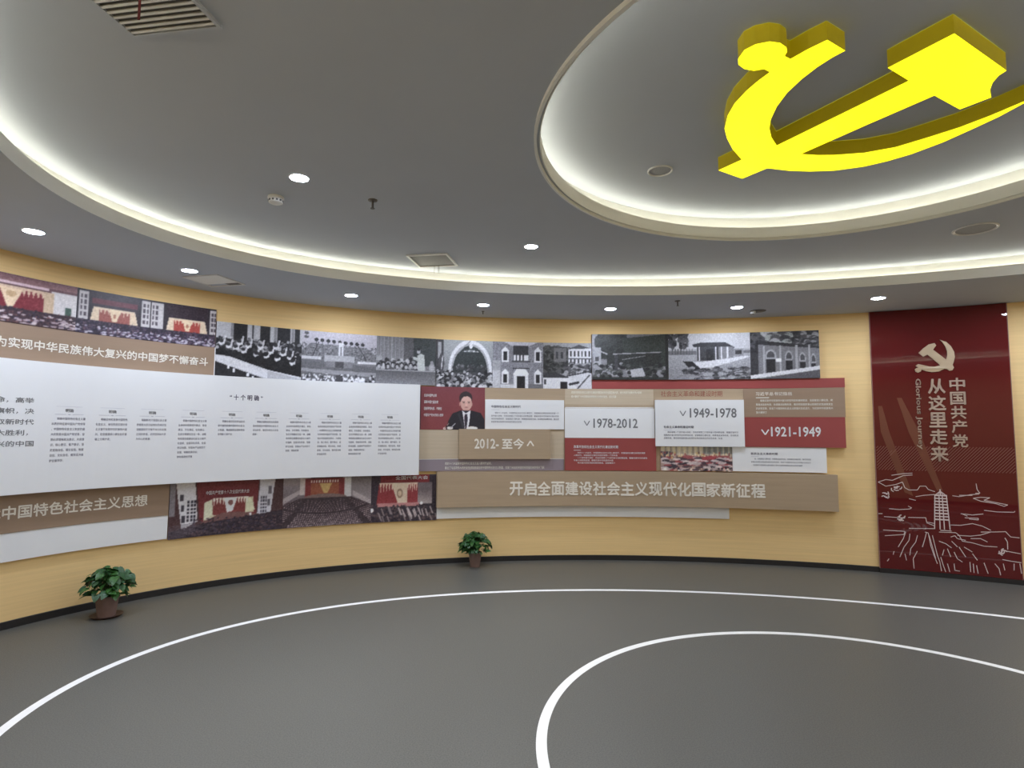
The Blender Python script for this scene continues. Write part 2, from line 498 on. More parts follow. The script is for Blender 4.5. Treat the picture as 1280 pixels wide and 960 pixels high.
# ---- drawing functions -------------------------------------------------
def hall_photo(w, h, kind):
    """assembly hall with red drapes, pale wedge and rows of people"""
    p = Pic(w, h, (70, 58, 60))
    if kind == 0:
        p.grad(0, 0, 1, .2, (118, 82, 88), (150, 110, 112))
        p.rect(0, .06, .15, .12, (205, 190, 190), .7)
        p.rect(0, .16, 1, .24, (112, 78, 84)).rect(.12, .16, .8, .2, (196, 170, 176))
        p.rect(0, .22, .26, .72, (196, 186, 184)).rect(.82, .2, 1, .72, (192, 186, 186))
        p.rect(.10, .32, .19, .46, (70, 72, 96)).rect(.08, .5, .2, .72, (136, 122, 116))
        p.rect(.26, .24, .84, .74, (190, 164, 134))
        p.rect(.33, .3, .77, .74, (128, 34, 48))
        for i in range(5):
            for x in (.335 + i * .03, .62 + i * .032):
                p.poly([(x, .28), (x + .028, .28), (x + .014, .42)], (196, 168, 140))
        p.poly([(.47, .28), (.63, .28), (.555, .74), (.54, .74)], (206, 180, 146))
        p.rect(.33, .24, .77, .29, (196, 168, 140)).ell(.55, .4, .035, .06, (176, 140, 96), .8)
        p.rect(.92, .5, .96, .72, (70, 96, 84))
        cy = .66
        p.rect(0, .68, 1, 1, (66, 48, 56)).poly([(0, .66), (.3, .7), (1, .78), (1, 1), (0, 1)], (72, 50, 58))
        p.dots(0, .66, 1, .98, 420, .014, [(110, 72, 74), (52, 40, 54), (88, 60, 66), (60, 52, 76)], 1.2, 1.6)
        p.dots(0, .74, 1, 1, 110, .014, [(196, 182, 182), (170, 150, 156)], 2.6, 1.7)
        p.rect(0, .97, 1, 1, (70, 48, 44))
    elif kind in (1, 2):
        wb = (178, 172, 172)
        p.rect(0, 0, 1, 1, (58, 50, 58))
        x0, x1 = (.2, .8) if kind == 1 else (.25, .85)
        for a in ((.03, .15), (.86, .98)) if kind == 1 else ((.0, .18), (.9, 1.0)):
            p.rect(a[0], .05, a[1], .68, wb)
            for yy in range(4):
                for xx in range(2):
                    p.rect(a[0] + .02 + xx * .05, .12 + yy * .13, a[0] + .05 + xx * .05, .21 + yy * .13, (84, 74, 84))
        p.poly([(x0 - .04, .0), (x1 + .02, .0), (x1, .34), (x0, .34)], (62, 48, 58))
        if kind == 1: p.rect(x0, .18, x1, .3, (104, 44, 58))
        top = .36
        p.poly([(x0 + .02, top), (x1 - .03, top), (x1 + .02, .7), (x0 - .02, .7)], (200, 178, 150))
        p.rect(x0 + .1, top + .06, x1 - .1, .7, (150, 82, 72) if kind == 1 else (164, 62, 50))
        for i in range(8):
            x = x0 + .1 + i * .05
            p.poly([(x, top), (x + .04, top), (x + .02, top + .16)], (200, 176, 148))
        mx = (x0 + x1) / 2
        p.poly([(mx - .08, top), (mx + .08, top), (mx + .03, .66), (mx - .03, .66)], (206, 182, 150))
        p.ell(mx, top + .17, .02, .05, (160, 96, 70), .8)
        p.rect(0, .68, 1, 1, (58, 50, 64))
        p.dots(0, .67, 1, .98, 380, .013, [(92, 72, 92), (48, 44, 60), (112, 86, 100), (70, 60, 84)], 1.4, 1.4)
        p.dots(0, .78, 1, .98, 60 if kind == 1 else 90, .013, [(186, 180, 190), (150, 140, 160)], 2.0, 1.5)
        p.rect(0, .98, 1, 1, (70, 48, 44))
    elif kind == 3:
        p.rect(0, 0, 1, 1, (74, 46, 48)).rect(0, 0, .05, .6, (120, 112, 118))
        p.poly([(.05, 0), (.21, 0), (.24, .72), (.11, .85)], (196, 192, 196))
        p.poly([(.78, 0), (.92, 0), (.88, .72), (.76, .66)], (186, 182, 190))
        for i in range(3): p.rect(.09 + .007 * i, .22 + i * .19, .12 + .007 * i, .34 + i * .19, (60, 54, 64))
        for i in range(6):
            for j in range(3):
                p.rect(.15 + j * .028, .34 + i * .065, .168 + j * .028, .385 + i * .065, (50, 44, 56))
        for i in range(5):
            for j in range(3):
                p.rect(.79 + j * .02, .34 + i * .065, .803 + j * .02, .385 + i * .065, (70, 64, 76))
        p.rect(.86, .15, .89, .3, (96, 90, 100)).rect(.85, .4, .875, .52, (96, 90, 100))
        p.poly([(.22, 0), (.77, 0), (.75, .68), (.26, .74)], (110, 34, 40))
        p.poly([(.29, .4), (.72, .33), (.73, .62), (.29, .72)], (186, 178, 140))
        p.poly([(.36, .36), (.66, .33), (.65, .62), (.37, .64)], (120, 44, 42))
        p.poly([(.29, .4), (.36, .34), (.36, .62), (.29, .72)], (200, 198, 166))
        p.poly([(.65, .33), (.70, .36), (.74, .58), (.65, .62)], (200, 198, 160))
        for i in range(4):
            for x in (.365 + i * .027, .58 + i * .025): p.poly([(x, .33), (x + .022, .33), (x + .011, .46)], (220, 204, 186))
        p.poly([(.46, .33), (.58, .32), (.54, .58), (.49, .6)], (216, 210, 206))
        p.ell(.52, .42, .022, .05, (120, 70, 66))
        p.poly([(.28, .74), (.45, .6), (.6, .6), (.76, .66), (.78, .8), (.25, .82)], (112, 72, 68))
        p.poly([(0, .86), (.3, .76), (.74, .68), (1, .62), (1, 1), (0, 1)], (52, 40, 50))
        p.dots(.2, .68, 1, .98, 300, .012, [(78, 56, 60), (96, 70, 74), (60, 50, 72), (40, 34, 44)], 1.4, 1.2)
        for i in range(9): p.line(0, .78 + i * .03, .22, .74 + i * .02, .012, (96, 84, 96), .8)
        for i in range(6): p.line(.0, .98 - i * .03, .4, .94 - i * .03, .008, (110, 96, 104), .5)
        p.ell(.70, .66, .01, .025, (220, 214, 214))
    elif kind == 4:
        p.rect(0, 0, 1, 1, (70, 54, 60)).grad(.0, 0, .3, .5, (150, 138, 142), (100, 86, 92)).grad(.72, 0, 1, .6, (110, 100, 104), (150, 136, 138))
        p.poly([(.0, .42), (.22, .22), (.22, .3), (.0, .54)], (176, 162, 164), .8)
        p.poly([(.78, .3), (1, .52), (1, .62), (.78, .4)], (176, 162, 164), .8)
        p.rect(.18, .02, .26, .36, (186, 172, 170)).rect(.66, .02, .76, .42, (188, 184, 186))
        p.rect(.24, .04, .68, .4, (124, 38, 42)).rect(.3, .14, .62, .4, (150, 76, 44))
        for i in range(11): p.rect(.3 + i * .03, .08, .315 + i * .03, .12, (220, 196, 184))
        p.poly([(.4, .14), (.54, .14), (.49, .34), (.45, .34)], (190, 156, 84))
        p.ell(.47, .42, .24, .07, (120, 96, 92))
        p.poly([(0, .55), (.2, .42), (.76, .42), (1, .6), (1, 1), (0, 1)], (60, 46, 52))
        cx, cy = .46, -.02
        for k in range(17):
            r = .52 + k * .034
            for j in range(int(34 + k * 7)):
                t = radians(12 + 156 * j / (34 + k * 7))
                x, y = cx + cos(t) * r * 1.12, cy + sin(t) * r
                if y < .46: continue
                tt = math.degrees(t)
                if min(abs(tt - 66), abs(tt - 112), abs(tt - 38), abs(tt - 140)) < 2.2 or 6 < k < 7.5: continue
                g = 96 + k * 5 + RNG.integers(-18, 18)
                p.ell(x, y, .0065 + .0002 * k, .009, (g + 24, g, g + 2), .9)
    else:
        p.rect(0, 0, 1, 1, (52, 42, 52)).rect(.08, 0, .88, .17, (122, 30, 38)).rect(.0, 0, .14, 1, (56, 44, 56))
        p.rect(.12, .17, .7, .66, (206, 178, 152)).rect(.7, .17, .92, .64, (104, 92, 96)).grad(.7, .3, .92, .62, (100, 86, 90), (156, 140, 138))
        p.poly([(.12, .2), (.34, .2), (.42, .62), (.08, .66)], (140, 36, 44)).rect(.54, .2, .7, .62, (140, 36, 44))
        for i in range(5):
            for x in (.13 + i * .043, .54 + i * .032):
                p.poly([(x, .17), (x + .03, .17), (x + .014, .38)], (210, 180, 158))
        p.poly([(.3, .17), (.56, .17), (.49, .6), (.4, .6)], (208, 182, 156))
        p.ell(.43, .4, .045, .1, (150, 118, 92)).ell(.43, .4, .028, .06, (200, 172, 140))
        p.rect(.1, .6, .72, .68, (176, 110, 108))
        p.dots(0, .64, 1, 1, 150, .02, [(64, 48, 54), (92, 72, 74), (44, 36, 46)], 1, 1.5)
        for i in range(26):
            x = .05 + RNG.random() * .93; y = .68 + RNG.random() * .2
            p.line(x, y, x + .03 + RNG.random() * .02, y + .14, .028, (186, 168, 166) if i % 2 else (140, 124, 124), .85)
        p.ell(.02, .74, .025, .045, (232, 216, 212)).ell(.76, .62, .02, .035, (230, 218, 214)).rect(.95, 0, 1, .4, (60, 48, 56))
    return p.noise(9).blur()


def G(v, t=0):
    return (v, v - 2, v + 8 + t)


def bw_photo(w, h, kind):
    p = Pic(w, h, G(120))
    if kind == 0:       # table of people raising hands
        p.rect(0, 0, 1, 1, G(168))
        for a, b in ((.19, .35), (.5, .61), (.70, .85), (.91, .97)): p.rect(a, 0, b, .5, G(44))
        for a in (.16, .40, .66, .87): p.rect(a, 0, a + .03, .5, G(130))
        p.rect(.40, 0, .42, .3, G(60)).rect(0, .3, 1, .72, G(40)).poly([(0, .6), (1, .6), (1, 1), (.6, .88), (0, .7)], G(38))
        p.dots(0, .27, 1, .5, 170, .028, [G(52), G(70), G(170), G(36), G(120)], 1, 1.2)
        for x, y in ((.06, .38), (.14, .43), (.22, .46), (.31, .5), (.45, .54), (.57, .56), (.62, .48), (.7, .6), (.85, .56), (.88, .66), (.77, .5), (.5, .4), (.36, .4), (.26, .36), (.68, .38)):
            p.ell(x, y, .026, .052, G(196)).ell(x, y - .03, .026, .03, G(60)).line(x + .03, y + .02, x + .045, y - .12, .03, G(190))
        p.dots(.1, .5, 1, .78, 40, .03, [G(34), G(46), G(54)], 1.5, 1)
        p.poly([(0, .6), (.16, .62), (.6, .82), (1, .93), (1, 1), (.6, 1), (.58, .98), (0, .72)], G(192))
        p.poly([(0, .72), (.58, 1.0), (0, 1)], G(48)).poly([(.6, .84), (1, .96), (1, 1), (.6, 1)], G(164))
        for x, y in ((.14, .78), (.2, .83), (.36, .9), (.42, .95)): p.rect(x, y, x + .025, y + .07, G(210))
    elif kind == 1:     # rally, banks of seats, palms
        p.grad(0, 0, 1, .4, (176, 164, 186), (160, 150, 168))
        p.ell(.06, .05, .03, .03, G(90)).ell(.06, .13, .03, .03, G(90))
        p.poly([(0, .4), (.12, .24), (.85, .28), (1, .42), (1, .6), (0, .6)], G(112))
        p.dots(0, .25, 1, .56, 420, .012, [G(90), G(130), G(150), G(76)], 1.2, 1)
        for i in range(9):
            x = .19 + i * .077
            p.ell(x, .17 + i * .006, .026, .035, G(50)).line(x, .17, x, .25, .012, G(70))
        p.rect(.48, .2, .55, .5, G(186)).rect(.505, .28, .525, .5, G(110))
        p.line(.22, .22, .14, .5, .02, G(70)).line(.75, .26, .86, .52, .02, G(70))
        p.rect(0, .5, .26, .56, G(178)).rect(.3, .47, .7, .6, G(158)).rect(.74, .56, 1, .61, G(190))
        p.poly([(0, .58), (.3, .6), (1, .66), (1, 1), (0, 1)], G(102)).rect(.32, .58, .68, .7, G(120)).rect(.44, .58, .56, .7, G(78))
        p.poly([(0, .74), (1, .78), (1, .86), (.4, .84), (0, .8)], G(140))
        p.dots(.03, .84, .97, .99, 130, .022, [G(206), G(190), G(60), G(90)], .9, 1.4)
        p.rect(.46, .86, .55, 1, G(70))
    elif kind == 2:     # speaker standing at long table
        p.grad(0, 0, 1, .6, G(112), G(124))
        for i in range(22): p.rect(i * .021, 0, i * .021 + .01, .55, G(132 if i % 3 else 158), .8)
        p.rect(.46, .0, .62, .5, G(96)).rect(.62, 0, 1, .6, (64, 76, 78))
        p.dots(0, .45, .72, .72, 60, .05, [G(150), G(58), G(180), G(90)], .8, 1)
        for i in range(9): p.ell(.05 + i * .075, .6 - .03 * (i % 2), .03, .05, G(52)).ell(.05 + i * .075, .63 - .03 * (i % 2), .022, .04, G(172))
        p.poly([(.68, .38), (.74, .33), (.80, .36), (.82, .7), (.70, .7)], (176, 184, 180)).ell(.705, .28, .03, .06, G(168)).ell(.705, .24, .03, .035, G(60))
        p.poly([(.6, .4), (.7, .42), (.7, .5), (.62, .46)], (170, 178, 176))
        p.ell(.93, .62, .045, .1, G(160)).ell(.93, .53, .03, .05, G(140))
        p.grad(0, .7, 1, 1, G(96), G(128)).rect(0, .69, 1, .71, G(150))
    elif kind == 3:     # arched open-air stage
        p.grad(0, 0, 1, 1, (150, 156, 160), G(110)).rect(0, 0, .13, .8, G(70)).rect(.04, .06, .1, .4, G(150))
        p.ell(.6, .62, .38, .62, G(192)).ell(.6, .64, .33, .56, G(150)).ell(.6, .66, .30, .54, (44, 58, 60))
        p.line(.33, .34, .6, .02, .02, G(140)).ell(.61, .13, .03, .05, G(196))
        for i in range(13): p.rect(.47 + i * .022, .2 + .016 * abs(i - 6) * .4, .485 + i * .022, .255, G(170))
        p.dots(.3, .52, .9, .66, 60, .03, [G(70), G(110), G(60)], .8, 1)
        p.rect(0, .68, 1, 1, G(70)).dots(0, .66, 1, 1, 210, .03, [G(190), G(54), G(160), G(40), G(120)], 1, 1.5)
        p.ell(.1, .5, .05, .2, G(80)).line(.12, .36, .1, .62, .02, G(190))
    elif kind == 4:     # stone house with gate
        p.rect(0, 0, 1, 1, (124, 122, 138)).noise(14)
        p.poly([(.2, 0), (.9, 0), (.7, .1), (.4, .1)], (176, 170, 190)).poly([(.4, .08), (.7, .08), (.7, .4), (.4, .4)], (64, 62, 74))
        for a in (.16, .8):
            p.poly([(a + .01, .2), (a + .09, .1), (a + .17, .2)], G(200)).rect(a + .02, .2, a + .16, .44, G(196)).rect(a + .05, .22, a + .13, .4, G(50))
            p.poly([(a + .01, .68), (a + .09, .58), (a + .17, .68)], G(200)).rect(a + .02, .68, a + .16, .9, G(196)).rect(a + .05, .7, a + .13, .88, G(50))
        p.rect(0, .4, .16, .96, G(150)).rect(.0, .62, .15, 1, G(172))
        for x in (.42, .48, .55, .62, .66): p.rect(x, .28, x + .04, .4, G(200))
        p.rect(.38, .4, .74, .44, G(80)).poly([(.4, .7), (.48, .57), (.64, .57), (.72, .7)], G(206))
        p.rect(.42, .7, .7, 1, G(196)).rect(.48, .74, .64, 1, G(44)).rect(.16, .92, .42, 1, G(180)).rect(.7, .9, 1, 1, G(110))
        p.line(.4, .57, .72, .57, .02, G(60))
    elif kind == 5:     # hillside town, white buildings
        p.rect(0, 0, 1, 1, G(150)).rect(0, .1, .5, .66, (62, 62, 66)).poly([(0, .2), (.12, .08), (.3, .1), (.34, .6), (0, .66)], (74, 74, 74))
        p.dots(0, .1, .55, .65, 120, .05, [(52, 54, 56), (72, 74, 72), (90, 90, 90)], 1.3, 1)
        p.rect(.22, .12, .48, .42, (112, 108, 112)).rect(.27, .2, .31, .34, G(64)).rect(.37, .2, .41, .34, G(64))
        p.rect(.52, .12, 1, .5, G(190)).poly([(.5, .14), (.74, .04), (.98, .12)], G(80))
        for r in range(2):
            for i in range(6): p.rect(.56 + i * .075, .18 + r * .18, .59 + i * .075, .3 + r * .18, G(64))
        p.rect(.5, .33, 1, .36, G(90)).rect(.5, .5, 1, .62, G(100)).dots(.45, .45, 1, .66, 60, .04, [G(60), G(150), G(90)], 1.3, 1)
        p.poly([(0, .66), (.3, .66), (.62, .78), (.62, .84), (0, .76)], G(64)).rect(0, .76, .7, 1, G(196))
        p.rect(.36, .84, .5, 1, G(46)).rect(.02, .8, .07, .9, G(70)).poly([(.5, .72), (.8, .62), (1, .66), (1, 1), (.7, 1)], G(186))
        p.line(.5, .72, .95, .62, .03, G(70)).line(.7, 1, .95, .7, .03, G(90)).line(.55, .9, .72, .86, .05, G(60))
    elif kind == 6:     # trees over houses, river
        p.grad(0, 0, 1, .5, G(112), (70, 76, 74)).rect(.0, .0, .12, .5, G(140))
        p.dots(.1, .0, .42, .45, 90, .12, [(52, 56, 56), (62, 66, 64)], 1, 1)
        p.poly([(.4, .1), (1, .0), (1, 1), (.45, .8)], (62, 72, 66)).rect(.2, .42, .9, .75, (56, 60, 60))
        p.line(.28, .44, .9, .4, .02, G(150)).line(.4, .56, .7, .48, .015, G(130)).line(.05, .34, .2, .44, .03, G(150))
        p.rect(.02, .3, .12, .7, G(150)).rect(.04, .5, .09, .6, G(80)).poly([(.1, .7), (.4, .72), (.38, .92), (.08, .9)], G(150))
        p.dots(0, .66, 1, .96, 150, .04, [(60, 66, 66), G(140), (84, 88, 86), G(46)], 1.3, 1)
        p.poly([(.5, .78), (.66, .74), (.7, .92), (.52, .94)], G(164)).rect(.3, .45, .34, .8, G(70)).rect(0, .94, 1, 1, (56, 60, 60))
        p.rect(.96, 0, 1, 1, (50, 52, 54))
    elif kind == 7:     # covered boat on lake
        p.grad(0, 0, 1, .35, G(186), G(172)).grad(0, .35, 1, 1, G(156), G(128))
        p.dots(0, 0, .24, .3, 60, .05, [G(50), G(90), G(70)], .8, 1).rect(0, .38, .35, .46, G(108)).rect(.75, .38, 1, .44, G(110))
        for i in range(8): p.rect(.05 + i * .035, .33, .06 + i * .035, .46, G(90))
        p.poly([(.3, .24), (.42, .2), (.7, .2), (.82, .32), (.78, .34), (.32, .3)], G(54))
        p.rect(.36, .3, .64, .6, G(66)).rect(.62, .3, .8, .58, G(120)).rect(.47, .34, .56, .6, G(44))
        for x in (.38, .58, .65, .72): p.rect(x, .3, x + .015, .6, G(190))
        p.poly([(.18, .6), (.4, .62), (.95, .5), (1, .52), (.62, .7), (.42, .8), (.26, .76)], G(186)).poly([(.18, .6), (.3, .61), (.42, .8), (.3, .84)], G(48))
        p.rect(.8, .34, .92, .5, G(130)).rect(.82, .38, .9, .46, G(60))
        p.dots(.2, .74, 1, 1, 110, .03, [G(60), G(90), G(150)], 2.2, 1).noise(9, 1, (0, .5, 1, 1))
    elif kind == 8:     # low brick building with arches
        p.rect(0, 0, 1, 1, (128, 136, 134)).dots(0, 0, 1, .3, 90, .08, [G(90), (150, 160, 156), G(70), G(170)], 1.3, 1)
        p.rect(0, 0, .14, 1, G(62)).dots(0, 0, .2, .4, 40, .06, [G(50), G(84)], 1, 1).dots(.66, 0, 1, .35, 60, .07, [G(56), G(80), G(140)], 1, 1)
        p.poly([(.12, .2), (1, .32), (1, .8), (.12, .94)], G(120)).poly([(.12, .18), (1, .33), (1, .38), (.12, .27)], G(60))
        for i, x in enumerate((.24, .52, .72, .88)):
            wd = (.13, .09, .075, .06)[i]; yt = .42 + i * .035
            p.ell(x + wd / 2, yt + .1, wd * .62, .14, G(156)).ell(x + wd / 2, yt + .11, wd * .45, .11, G(84))
            p.rect(x, yt + .16, x + wd, .87 - i * .035, G(50)).rect(x, yt + .13, x + wd, yt + .16, G(150))
        for x in (.19, .43, .66, .84): p.rect(x, .3, x + .03, .9, G(156))
        p.rect(.38, .57, .46, .64, G(210)).poly([(0, .92), (1, .74), (1, .82), (0, 1)], G(192)).poly([(.1, 1), (1, .82), (1, 1)], (92, 86, 100))
    return p.noise(10).blur()


def portrait_photo(w, h):
    """person in dark suit, white shirt and dark tie at two microphones, red backdrop"""
    p = Pic(w, h, (122, 50, 56))
    p.grad(0, 0, 1, 1, (116, 48, 56), (128, 48, 52)).rect(0, 0, .02, 1, (84, 40, 48))
    p.ell(.70, .26, .102, .155, (54, 42, 46))
    p.ell(.708, .385, .088, .175, (190, 140, 126)).ell(.612, .40, .014, .045, (176, 114, 104)).ell(.80, .40, .008, .04, (160, 104, 96))
    p.ell(.712, .30, .072, .07, (200, 152, 138)).poly([(.61, .29), (.63, .2), (.70, .16), (.76, .17), (.80, .22), (.802, .3), (.785, .25), (.74, .215), (.67, .225), (.632, .27)], (52, 42, 46))
    p.rect(.648, .335, .69, .35, (92, 62, 60)).rect(.728, .335, .77, .35, (92, 62, 60))
    p.ell(.67, .365, .015, .011, (76, 54, 54)).ell(.748, .365, .015, .011, (76, 54, 54))
    p.ell(.71, .42, .018, .03, (206, 156, 140)).ell(.71, .475, .032, .011, (156, 92, 90)).ell(.71, .53, .04, .03, (184, 134, 120))
    p.rect(.665, .54, .755, .62, (168, 116, 104))
    p.poly([(.40, 1), (.44, .78), (.50, .62), (.62, .55), (.80, .55), (.93, .6), (.99, .75), (1, 1)], (40, 38, 46))
    p.poly([(.645, .54), (.70, .62), (.775, .54), (.76, .8), (.74, .97), (.69, .97), (.67, .75)], (214, 210, 216))
    p.poly([(.685, .63), (.725, .63), (.735, .75), (.715, .98), (.695, .98), (.68, .75)], (52, 44, 56))
    p.poly([(.645, .54), (.61, .62), (.69, .98), (.66, .98), (.58, .64)], (52, 50, 58))
    p.ell(.46, .96, .05, .035, (214, 196, 186)).ell(.80, .96, .09, .04, (220, 204, 196)).ell(.38, .97, .02, .03, (212, 180, 170))
    p.line(.38, .97, .44, .86, .02, (150, 120, 112)).line(.47, .96, .54, .86, .02, (150, 150, 160)).rect(.40, .9, .42, 1, (60, 30, 36))
    return p.noise(3).blur()


def signing_photo(w, h):
    p = Pic(w, h, (150, 120, 110))
    p.grad(0, 0, 1, .4, (196, 186, 156), (170, 150, 126)).rect(.6, 0, 1, .3, (120, 122, 118)).rect(.0, .2, .14, .5, (70, 62, 74))
    for i in range(26): p.rect(.03 + i * .038, 0, .045 + i * .038, .4, ((214, 196, 160), (110, 92, 86))[i % 2], .6)
    p.dots(0, .25, 1, .55, 120, .05, [(196, 160, 90), (150, 60, 60), (120, 80, 70), (220, 190, 140)], .7, 1)
    p.poly([(.1, .75), (.34, .35), (.6, .42), (.95, .35), (1, .8)], (148, 62, 66)).ell(.7, .55, .12, .18, (160, 44, 56))
    p.dots(0, .45, 1, 1, 120, .045, [(150, 52, 58), (196, 180, 176), (78, 56, 64), (170, 150, 150), (54, 44, 56)], 3.4, 1)
    p.dots(0, .85, 1, 1, 30, .05, [(220, 206, 190), (40, 34, 44), (190, 150, 130)], .8, 1)
    return p.noise(8).blur()


# ---- upper left: colour photographs over a tan slogan band
t = board(-9.3, -6.352, 2.09, 2.765, .03, M['taupe'],
          'long board at upper left with three colour hall photographs above a tan slogan band')
for k, (a, b, lab) in enumerate(((-8.62, -7.55, 'colour photograph of a hall with red drapes and a pale wedge'),
                                 (-7.55, -6.94, 'colour photograph of a dark hall with lit stage'),
                                 (-6.94, -6.354, 'darker colour photograph of a hall with orange drapes'))):
    photo(hall_photo(int((b - a) * 150), 58, k), a, b, 2.378, 2.765, .0315, t, lab)
photo(hall_photo(100, 58, 1), -9.3, -8.62, 2.378, 2.765, .0315, t)
lettering('lettering', '为实现中华民族伟大复兴的中国梦不懈奋斗', (-8.118, -6.411, 2.184, 2.268), .034, M['lwhite'], t, weight=.018)
V, F = block(-6.3525, -6.346, 2.09, 2.378, .0, .032); mesh('end_cap', V, F, M['edge'], t)['label'] = 'white board end'

# ---- large white board
t = board(-9.6, -4.145, 1.043, 2.09, .12, M['white'],
          'very long thick white board with ten columns of small print under a ten point heading')
lettering('lettering', '“ 十 个 明 确 ”', (-6.214, -5.887, 1.850, 1.908), .1215, M['ldark'], t, weight=.02)
TEN = ['明确中国特色社会主义最本质的特征是中国共产党领导，中国特色社会主义制度的最大优势是中国共产党领导，全党必须增强政治意识、大局意识、核心意识、看齐意识，坚定道路自信、理论自信、制度自信、文化自信，做到坚决维护全面领导；',
       '明确坚持和发展中国特色社会主义，总任务是实现社会主义现代化和中华民族伟大复兴，在全面建成小康社会的基础上分两步走；',
       '明确新时代我国社会主要矛盾是人民日益增长的美好生活需要和不平衡不充分的发展之间的矛盾，必须坚持以人民为中心的发展；',
       '明确中国特色社会主义事业总体布局是经济建设、政治建设、文化建设、社会建设、生态文明建设五位一体，战略布局是全面建设社会主义现代化国家、全面深化改革、全面依法治国、全面从严治党四个全面；明确发展目标；',
       '明确全面深化改革总目标是完善和发展中国特色社会主义制度、推进国家治理体系和治理能力现代化；',
       '明确全面推进依法治国总目标是建设中国特色社会主义法治体系、建设社会主义法治国家；']
TEN += [TEN[3][:108], TEN[0], TEN[3], TEN[0]]
HX = [-7.594, -7.253, -6.917, -6.552, -6.185, -5.845, -5.505, -5.171, -4.828, -4.494]
NL = [9, 5, 5, 9, 4, 4, 8, 9, 9, 9]
for k, hx in enumerate(HX):
    lettering('column_heading', '明确', (hx - .031, hx + .031, 1.688, 1.718), .1215, M['lgrey'], t, weight=.01)
    V, F = strips([[(hx - .014, 1.674), (hx, 1.664), (hx + .014, 1.674)]] + stroke([(hx - .11, 1.671), (hx - .025, 1.671)], .003)
                  + stroke([(hx + .025, 1.671), (hx + .11, 1.671)], .003) + stroke([(hx - .1, 1.735), (hx + .1, 1.735)], .002), .1215)
    mesh('rule_mark', V, F, M['rule'], t)
    body = TEN[k].replace('\n', '')
    n = 13; lines = [body[:n - 2]] + [body[i:i + n] for i in range(n - 2, len(body), n)]
    lines = lines[:NL[k]]
    while len(lines) < NL[k]: lines.append(body[5 + len(lines):5 + len(lines) + n])
    lines[-1] = lines[-1][:7]
    paragraph('body_text', lines, hx - .131, hx + .128, 1.647, .0428, .021, .1215, M['ldark'], t, full=n)
LEFT = ['不忘初心，牢记使命，高举', '中国特色社会主义伟大旗帜，决', '胜全面建成小康社会，夺取新时代', '中国特色社会主义伟大胜利，', '为实现中华民族伟大复兴的中国']
for k, l in enumerate(LEFT):
    zt = 1.771 - .0845 * k
    lettering('body_text', l, (-7.872 + .004 * k - .068 * len(l), -7.862 + .004 * k - (.04 if l[-1] == '，' else 0), zt - .021, zt + .024), .1215, M['lgrey'], t, weight=.012, res=1)['kind'] = 'stuff'

# ---- lower left: tan band over a white band
t = board(-9.3, -6.705, .742, 1.042, .035, M['taupe'], 'tan slogan board under the left part of the big white board')
lettering('lettering', '新时代中国特色社会主义思想', (-8.325, -6.888, .846, .952), .0365, M['lwhite'], t, weight=.018)
t = board(-9.3, -6.705, .522, .740, .030, M['warmwhite'], 'narrow plain white board below the tan slogan board at lower left')

# ---- lower photographs
t = board(-6.695, -3.912, .508, 1.042, .02, M['taupe'], 'low strip of three dark red hall photographs under the white board')
for k, (a, b, lab) in enumerate(((-6.695, -5.62, 'photograph of a hall with red banner between white towers'),
                                 (-5.62, -4.673, 'photograph of a hall seen over fanned rows of seats'),
                                 (-4.673, -3.912, 'photograph of a red stage with people in front'))):
    photo(hall_photo(int((b - a) * 150), 80, 3 + k), a, b, .508, 1.042, .0215, t, lab)
lettering('lettering', '中国共产党第十八次全国代表大会', (-6.37, -5.96, .905, .945), .0235, M['lpink'], t, weight=.01, slant=0)
lettering('lettering', '全国代表大会', (-4.40, -4.02, .985, 1.028), .0235, M['lpink'], t, weight=.01)

# ---- black and white photograph strips
BWL = ['black and white photograph of people at a long table', 'black and white photograph of a rally with palms',
       'black and white photograph of a person speaking at a long table', 'black and white photograph of an arched open stage',
       'black and white photograph of a stone house gate', 'black and white photograph of pale hillside buildings',
       'black and white photograph of trees over riverside houses', 'black and white photograph of a covered boat',
       'black and white photograph of a low building with arches']
BS = [('upper black and white photograph strip directly above the white board', 2.09, 2.65, .03, (-6.345, -5.481, -4.653, -3.952)),
      ('shorter middle black and white photograph strip with arched stage and stone house', 2.08, 2.65, .022, (-3.948, -3.253, -2.623, -2.018)),
      ('highest black and white photograph strip at right with boat and arched building', 2.195, 2.76, .05, (-2.014, -1.073, -.106, .660))]
k = 0
for lab, z0, z1, d, xs in BS:
    t = board(xs[0], xs[-1], z0, z1, d, M['greyboard'], lab)
    for a, b in zip(xs[:-1], xs[1:]):
        photo(bw_photo(int((b - a) * 150), 84, k), a, b, z0, z1, d + .0015, t, BWL[k]); k += 1

# ---- right collage
tag_b = board(-4.13, .903, 1.382, 2.078, .03, M['tan'], 'tan backing board behind the year panels')
V, F = block(-2.352, -1.26, 1.86, 2.076, .03, .034); mesh('pale_band', V, F, M['tan2'], tag_b)
V, F = block(-2.352, -1.26, 1.874, 1.882, .034, .036); mesh('ridge', V, F, M['tan'], tag_b)
V, F = block(-2.352, -1.26, 1.842, 1.852, .03, .036); mesh('ridge', V, F, M['edge'], tag_b)
paragraph('body_text', ['改革开放和社会主义现代化建设时期团结带领全国各族人民，进行改革开放新的伟大革命', '极大激发广大人民群众的积极性主动性创造性，成功开辟'],
          -2.274, -1.402, 2.052, .052, .03, .0355, M['lpale'], tag_b, indent=False)
lettering('lettering', '社会主义革命和建设时期', (-1.168, -.436, 1.986, 2.056), .0315, M['lred'], tag_b, weight=0)
board(-4.13, -.345, 1.082, 1.380, .03, M['tan'], 'lower tan backing board behind the small panels above the slogan')
